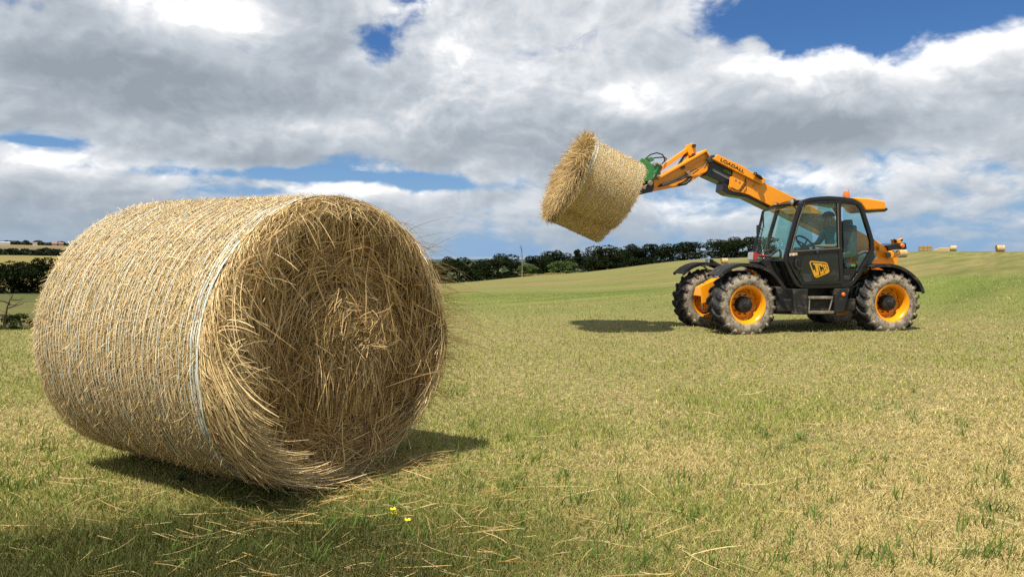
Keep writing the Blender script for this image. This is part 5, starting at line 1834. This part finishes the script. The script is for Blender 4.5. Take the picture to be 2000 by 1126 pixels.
mb.build('carriage_hose', MATS['hose_rubber'], car, smooth=True)

# ---- the two lifted bales
ax2 = Vector(P(1150, 271, -.9)) - Vector(P(1252, 322, -.9)); ax2.normalize()
AXW = EU * ax2.x + Vector((0, 0, 1)) * ax2.y
LB = []
HR, HL = .615, .98
for i, (vc, dz) in enumerate(((-.56, 0.0), (.74, -.15))):
    c = Vector(P(1224, 384, -.56))
    bc = c + ax2 * (HL + (.0 if i == 0 else -.14))
    loc = TO + EU * bc.x + EV * vc + Vector((0, 0, 1)) * (bc.y + dz)
    o = bale_root('hay_bale', loc, AXW, ['round net wrapped bale on the raised carriage, the nearer of the pair, with frayed end', 'round bale behind the nearer lifted bale, only its lower edge and frayed end showing'][i], 'round hay bales')
    LB.append(o)
face2 = [(1.0, 0), (1.0, .05), (.97, .09), (.8, .11), (.5, .12), (.2, .10), (.03, .1)]
b0 = LB[0]
bale_body(HR, HR * .985, HL, 13.0, na=72, nl=20, face=face2).build('hay_drum', MATS['hay_drum_side'], b0, smooth=True)
link_mesh('straw_coat', side_straw(HR, HR * .985, HL, 34000, 23, (.04, .13), (.003, .0065), lift=.006, spread=.6), MATS['bale_straw'], b0)
link_mesh('net_wrap', net_lines(HR, HR * .985, HL, .040, .0052, 25, edge=.10, seg=90), MATS['net_twine'], b0)


def frayed_end(Rr, n, seed):
    """hay that has burst out of the net and hangs round the end like a ruff"""
    r = np.random.default_rng(seed)
    a = r.uniform(0, 6.283, n)
    bulk = np.array([mnoise.noise(Vector((2.2 * math.cos(q), 2.2 * math.sin(q), seed))) for q in a])
    q0 = np.sqrt(r.uniform(.05, 1, n))
    x0 = .02 + r.uniform(0, .15, n) * (1 + .7 * bulk)
    rad = Rr * q0 * (1.02 + .10 * bulk)
    l = r.uniform(.06, .24, n)
    topk = np.clip(np.sin(a), 0, 1) ** 6
    d = np.stack([r.normal(.45, .45, n), np.cos(a) * .55 + r.normal(0, .4, n), np.sin(a) * .55 + r.normal(-.35, .4, n) + .5 * topk], 1)
    edge = q0 > .88
    d[edge] = d[edge] + np.stack([-r.uniform(.2, .9, edge.sum()), .4 * np.cos(a[edge]), .4 * np.sin(a[edge])], 1)
    d /= np.linalg.norm(d, axis=1)[:, None]
    t = np.linspace(0, 1, 5)
    p0 = np.stack([x0, rad * np.cos(a), rad * np.sin(a)], 1)
    pts = p0[:, None] + d[:, None] * (l[:, None, None] * t[None, :, None])
    pts[:, :, 2] -= (.35 * l)[:, None] * t[None] ** 2
    s = r.normal(0, 1, (n, 3)); s -= d * (s * d).sum(1)[:, None]; s /= np.linalg.norm(s, axis=1)[:, None]
    return ribbons('ruff', pts, r.uniform(.003, .007, n), s, straw_cols(r, n, .0, .9), taper=True)


def hanging_straw(Rr, L, n, seed):
    """stalks that dangle from the underside at the carriage end"""
    r = np.random.default_rng(seed)
    a = -math.pi / 2 + r.normal(0, .55, n); x = -L + r.uniform(0, 1, n) ** 2 * .5; l = r.uniform(.05, .26, n)
    t = np.linspace(0, 1, 5)
    d = np.stack([r.normal(-.45, .25, n), r.normal(0, .25, n), np.full(n, -1.0)], 1); d /= np.linalg.norm(d, axis=1)[:, None]
    p0 = np.stack([x, Rr * .99 * np.cos(a), Rr * .99 * np.sin(a)], 1)
    pts = p0[:, None] + d[:, None] * (l[:, None, None] * t[None, :, None]) + (r.normal(0, .15, (n, 3)) * l[:, None])[:, None] * (t ** 2)[None, :, None]
    s = np.tile([.5, .8, .1], (n, 1)); s /= np.linalg.norm(s, axis=1)[:, None]
    return ribbons('hanging', pts, r.uniform(.002, .005, n), s, straw_cols(r, n), taper=True)


link_mesh('frayed_end', join_np('frayed_end', [frayed_end(HR, 19000, 27), hanging_straw(HR, HL, 260, 29)]), MATS['bale_straw'], b0)
for ch in b0.children:
    c = ch.copy(); COL.objects.link(c); c.parent = LB[1]
    c.rotation_euler = (R(137), 0, 0)

# ------------------------------------------------------------------ the driver
paint('skin', (.55, .31, .21), .55, .3)
paint('teal_cloth', (.16, .36, .42), .9, .1)
paint('dark_cloth', (.025, .028, .035), .9, .1)
paint('hair', (.03, .02, .015), .8, .2)


def skinned(name, nodes, edges, mat, parent=None, sub=2, root=0):
    me_ = bpy.data.meshes.new(name)
    me_.from_pydata([n_[0] for n_ in nodes], edges, [])
    o = link_mesh(name, me_, mat, parent)
    md = o.modifiers.new('skin', 'SKIN'); md.use_smooth_shade = True
    for i, n_ in enumerate(nodes):
        rr = n_[1] if isinstance(n_[1], tuple) else (n_[1], n_[1])
        me_.skin_vertices[0].data[i].radius = rr
        me_.skin_vertices[0].data[i].use_root = (i == root)
    s = o.modifiers.new('smooth', 'SUBSURF'); s.levels = s.render_levels = sub
    return o


DVN = -.52
hd = Vector(P3(1617, 428, DVN)); sh = Vector(P3(1622, 449, DVN)); hipp = Vector(P3(1632, 498, DVN))
bodyo = empty('person', TO + EU * hipp.x + EV * hipp.y + Vector((0, 0, 1)) * hipp.z, YAW, 'driver in a teal shirt and dark cap seated at the wheel inside the cab', 'person')
L3 = lambda p: Vector(p) - hipp


def limb(side):
    s = -1 if side < 0 else 1
    shd = L3(sh) + Vector((.01, .17 * s, -.02))
    elb = L3(P3(1621, 481, DVN)) + Vector((0, .24 * s, 0)) if s < 0 else L3(P3(1612, 474, DVN)) + Vector((0, .22 * s, 0))
    hnd = L3(sw + x1 * (-.16 if s < 0 else .16) + x2 * (-.09 if s < 0 else -.10) + axn * .03)
    return shd, elb, hnd


nodes = [((0, 0, 0), (.15, .13)), (L3(hipp.lerp(sh, .5)), (.14, .12)), (L3(sh) + Vector((0, 0, -.07)), (.15, .11)), (L3(sh) + Vector((-.01, 0, .035)), .055), (L3(hd) + Vector((.02, 0, -.085)), .05), (L3(hd) + Vector((.005, 0, -.03)), (.080, .078)), (L3(hd) + Vector((.012, 0, .045)), (.092, .080)), (L3(hd) + Vector((.014, 0, .10)), (.06, .055))]
edges = [(0, 1), (1, 2), (2, 3), (3, 4), (4, 5), (5, 6), (6, 7)]
arm_idx = {}
for s in (-1, 1):
    shd, elb, hnd = limb(s)
    wr = elb.lerp(hnd, .80); palm = elb.lerp(hnd, .93)
    b = len(nodes)
    nodes += [(shd, .06), (elb, .045), (wr, .030), (palm, (.042, .026))]
    edges += [(2, b), (b, b + 1), (b + 1, b + 2), (b + 2, b + 3)]
    dirh = (hnd - elb).normalized(); lat = Vector((0, 1, 0)); upv = dirh.cross(lat)
    for k in range(4):      # fingers close round the wheel rim
        f0 = palm + dirh * .035 + lat * (-.03 + .02 * k)
        lf = [.030, .034, .033, .026][k]
        f1 = f0 + dirh * lf + upv * .004; f2 = f1 + dirh * .008 - upv * s * 0 - Vector((0, 0, lf * .9)); f3 = f2 - dirh * .02 - Vector((0, 0, .012))
        q = len(nodes); nodes += [(f0, .010), (f1, .0095), (f2, .009), (f3, .008)]; edges += [(b + 3, q), (q, q + 1), (q + 1, q + 2), (q + 2, q + 3)]
    t0 = palm + lat * (-.035 * s) + dirh * .005
    q = len(nodes); nodes += [(t0 - Vector((0, 0, .012)), .012), (t0 + dirh * .03 - Vector((0, 0, .03)), .010), (t0 + dirh * .05 - Vector((0, 0, .04)), .009)]; edges += [(b + 3, q), (q, q + 1), (q + 1, q + 2)]
for s in (-1, 1):
    kn = Vector((-.44, .13 * s, .04)); an = Vector((-.62, .13 * s, -.36)); toe = Vector((-.80, .14 * s, -.40))
    b = len(nodes); nodes += [((-.02, .10 * s, .0), .09), (kn, .065), (an, .045), (toe, .04)]; edges += [(0, b), (b, b + 1), (b + 1, b + 2), (b + 2, b + 3)]
skinned('body', nodes, edges, MATS['skin'], bodyo)
# face, cap, hair, clothes
mb = MB()
hh_ = L3(hd)
fx = hh_ + Vector((-.075, 0, .01))
mb.add([fx + Vector((.0, -.012, .02)), fx + Vector((.0, .012, .02)), fx + Vector((.0, .016, -.022)), fx + Vector((.0, -.016, -.022)), fx + Vector((-.028, 0, -.016))], [(0, 1, 4), (1, 2, 4), (2, 3, 4), (3, 0, 4)])
for s in (-1, 1):
    mb.lathe([(.001, -.008), (.020, -.005), (.026, .004), (.001, .008)], hh_ + Vector((.03, s * .082, .005)), 'v', 10)
mb.build('nose_and_ears', MATS['skin'], bodyo, smooth=True)
mb = MB()
for s in (-1, 1):
    mb.lathe([(.001, -.006), (.008, -.004), (.010, .004)], hh_ + Vector((-.074, s * .032, .028)), 'u', 8)
mb.build('eye', MATS['hair'], bodyo)
mb = MB(); mb.box(hh_.x - .078, hh_.x - .066, -.026 + hh_.y, .026 + hh_.y, hh_.z - .050, hh_.z - .042); mb.build('mouth', MATS['dial_red'], bodyo, bevel=.003)
skinned('hair', [(hh_ + Vector((.055, 0, -.02)), (.06, .075)), (hh_ + Vector((.05, 0, .04)), (.075, .085))], [(0, 1)], MATS['hair'], bodyo)
mb = MB(); mb.lathe([(.108, .045), (.110, .065), (.100, .10), (.07, .13), (.03, .143), (.001, .145)], hh_ + Vector((.012, 0, 0)), 'w', 20)
mb.extr([(hh_.x - .09, hh_.z + .052), (hh_.x - .17, hh_.z + .040), (hh_.x - .17, hh_.z + .046), (hh_.x - .09, hh_.z + .066)], hh_.y - .075, hh_.y + .075)
mb.build('cap', MATS['dark_cloth'], bodyo, smooth=True)
sn = [((.0, 0, .03), (.165, .145)), (nodes[1][0], (.158, .138)), (nodes[2][0], (.165, .125)), (L3(sh) + Vector((-.01, 0, .015)), .07)]
se = [(0, 1), (1, 2), (2, 3)]
for s in (-1, 1):
    shd, elb, hnd = limb(s); b = len(sn)
    sn += [(shd, .072), (elb, .058), (elb.lerp(hnd, .25), .048)]; se += [(2, b), (b, b + 1), (b + 1, b + 2)]
skinned('shirt', sn, se, MATS['teal_cloth'], bodyo)
tn = [((.0, 0, -.02), (.155, .145))]; te = []
for s in (-1, 1):
    b = len(tn); tn += [((-.02, .10 * s, .0), .105), ((-.44, .13 * s, .04), .08), ((-.61, .13 * s, -.33), .062)]; te += [(0, b), (b, b + 1), (b + 1, b + 2)]
skinned('trousers', tn, te, MATS['dark_cloth'], bodyo)
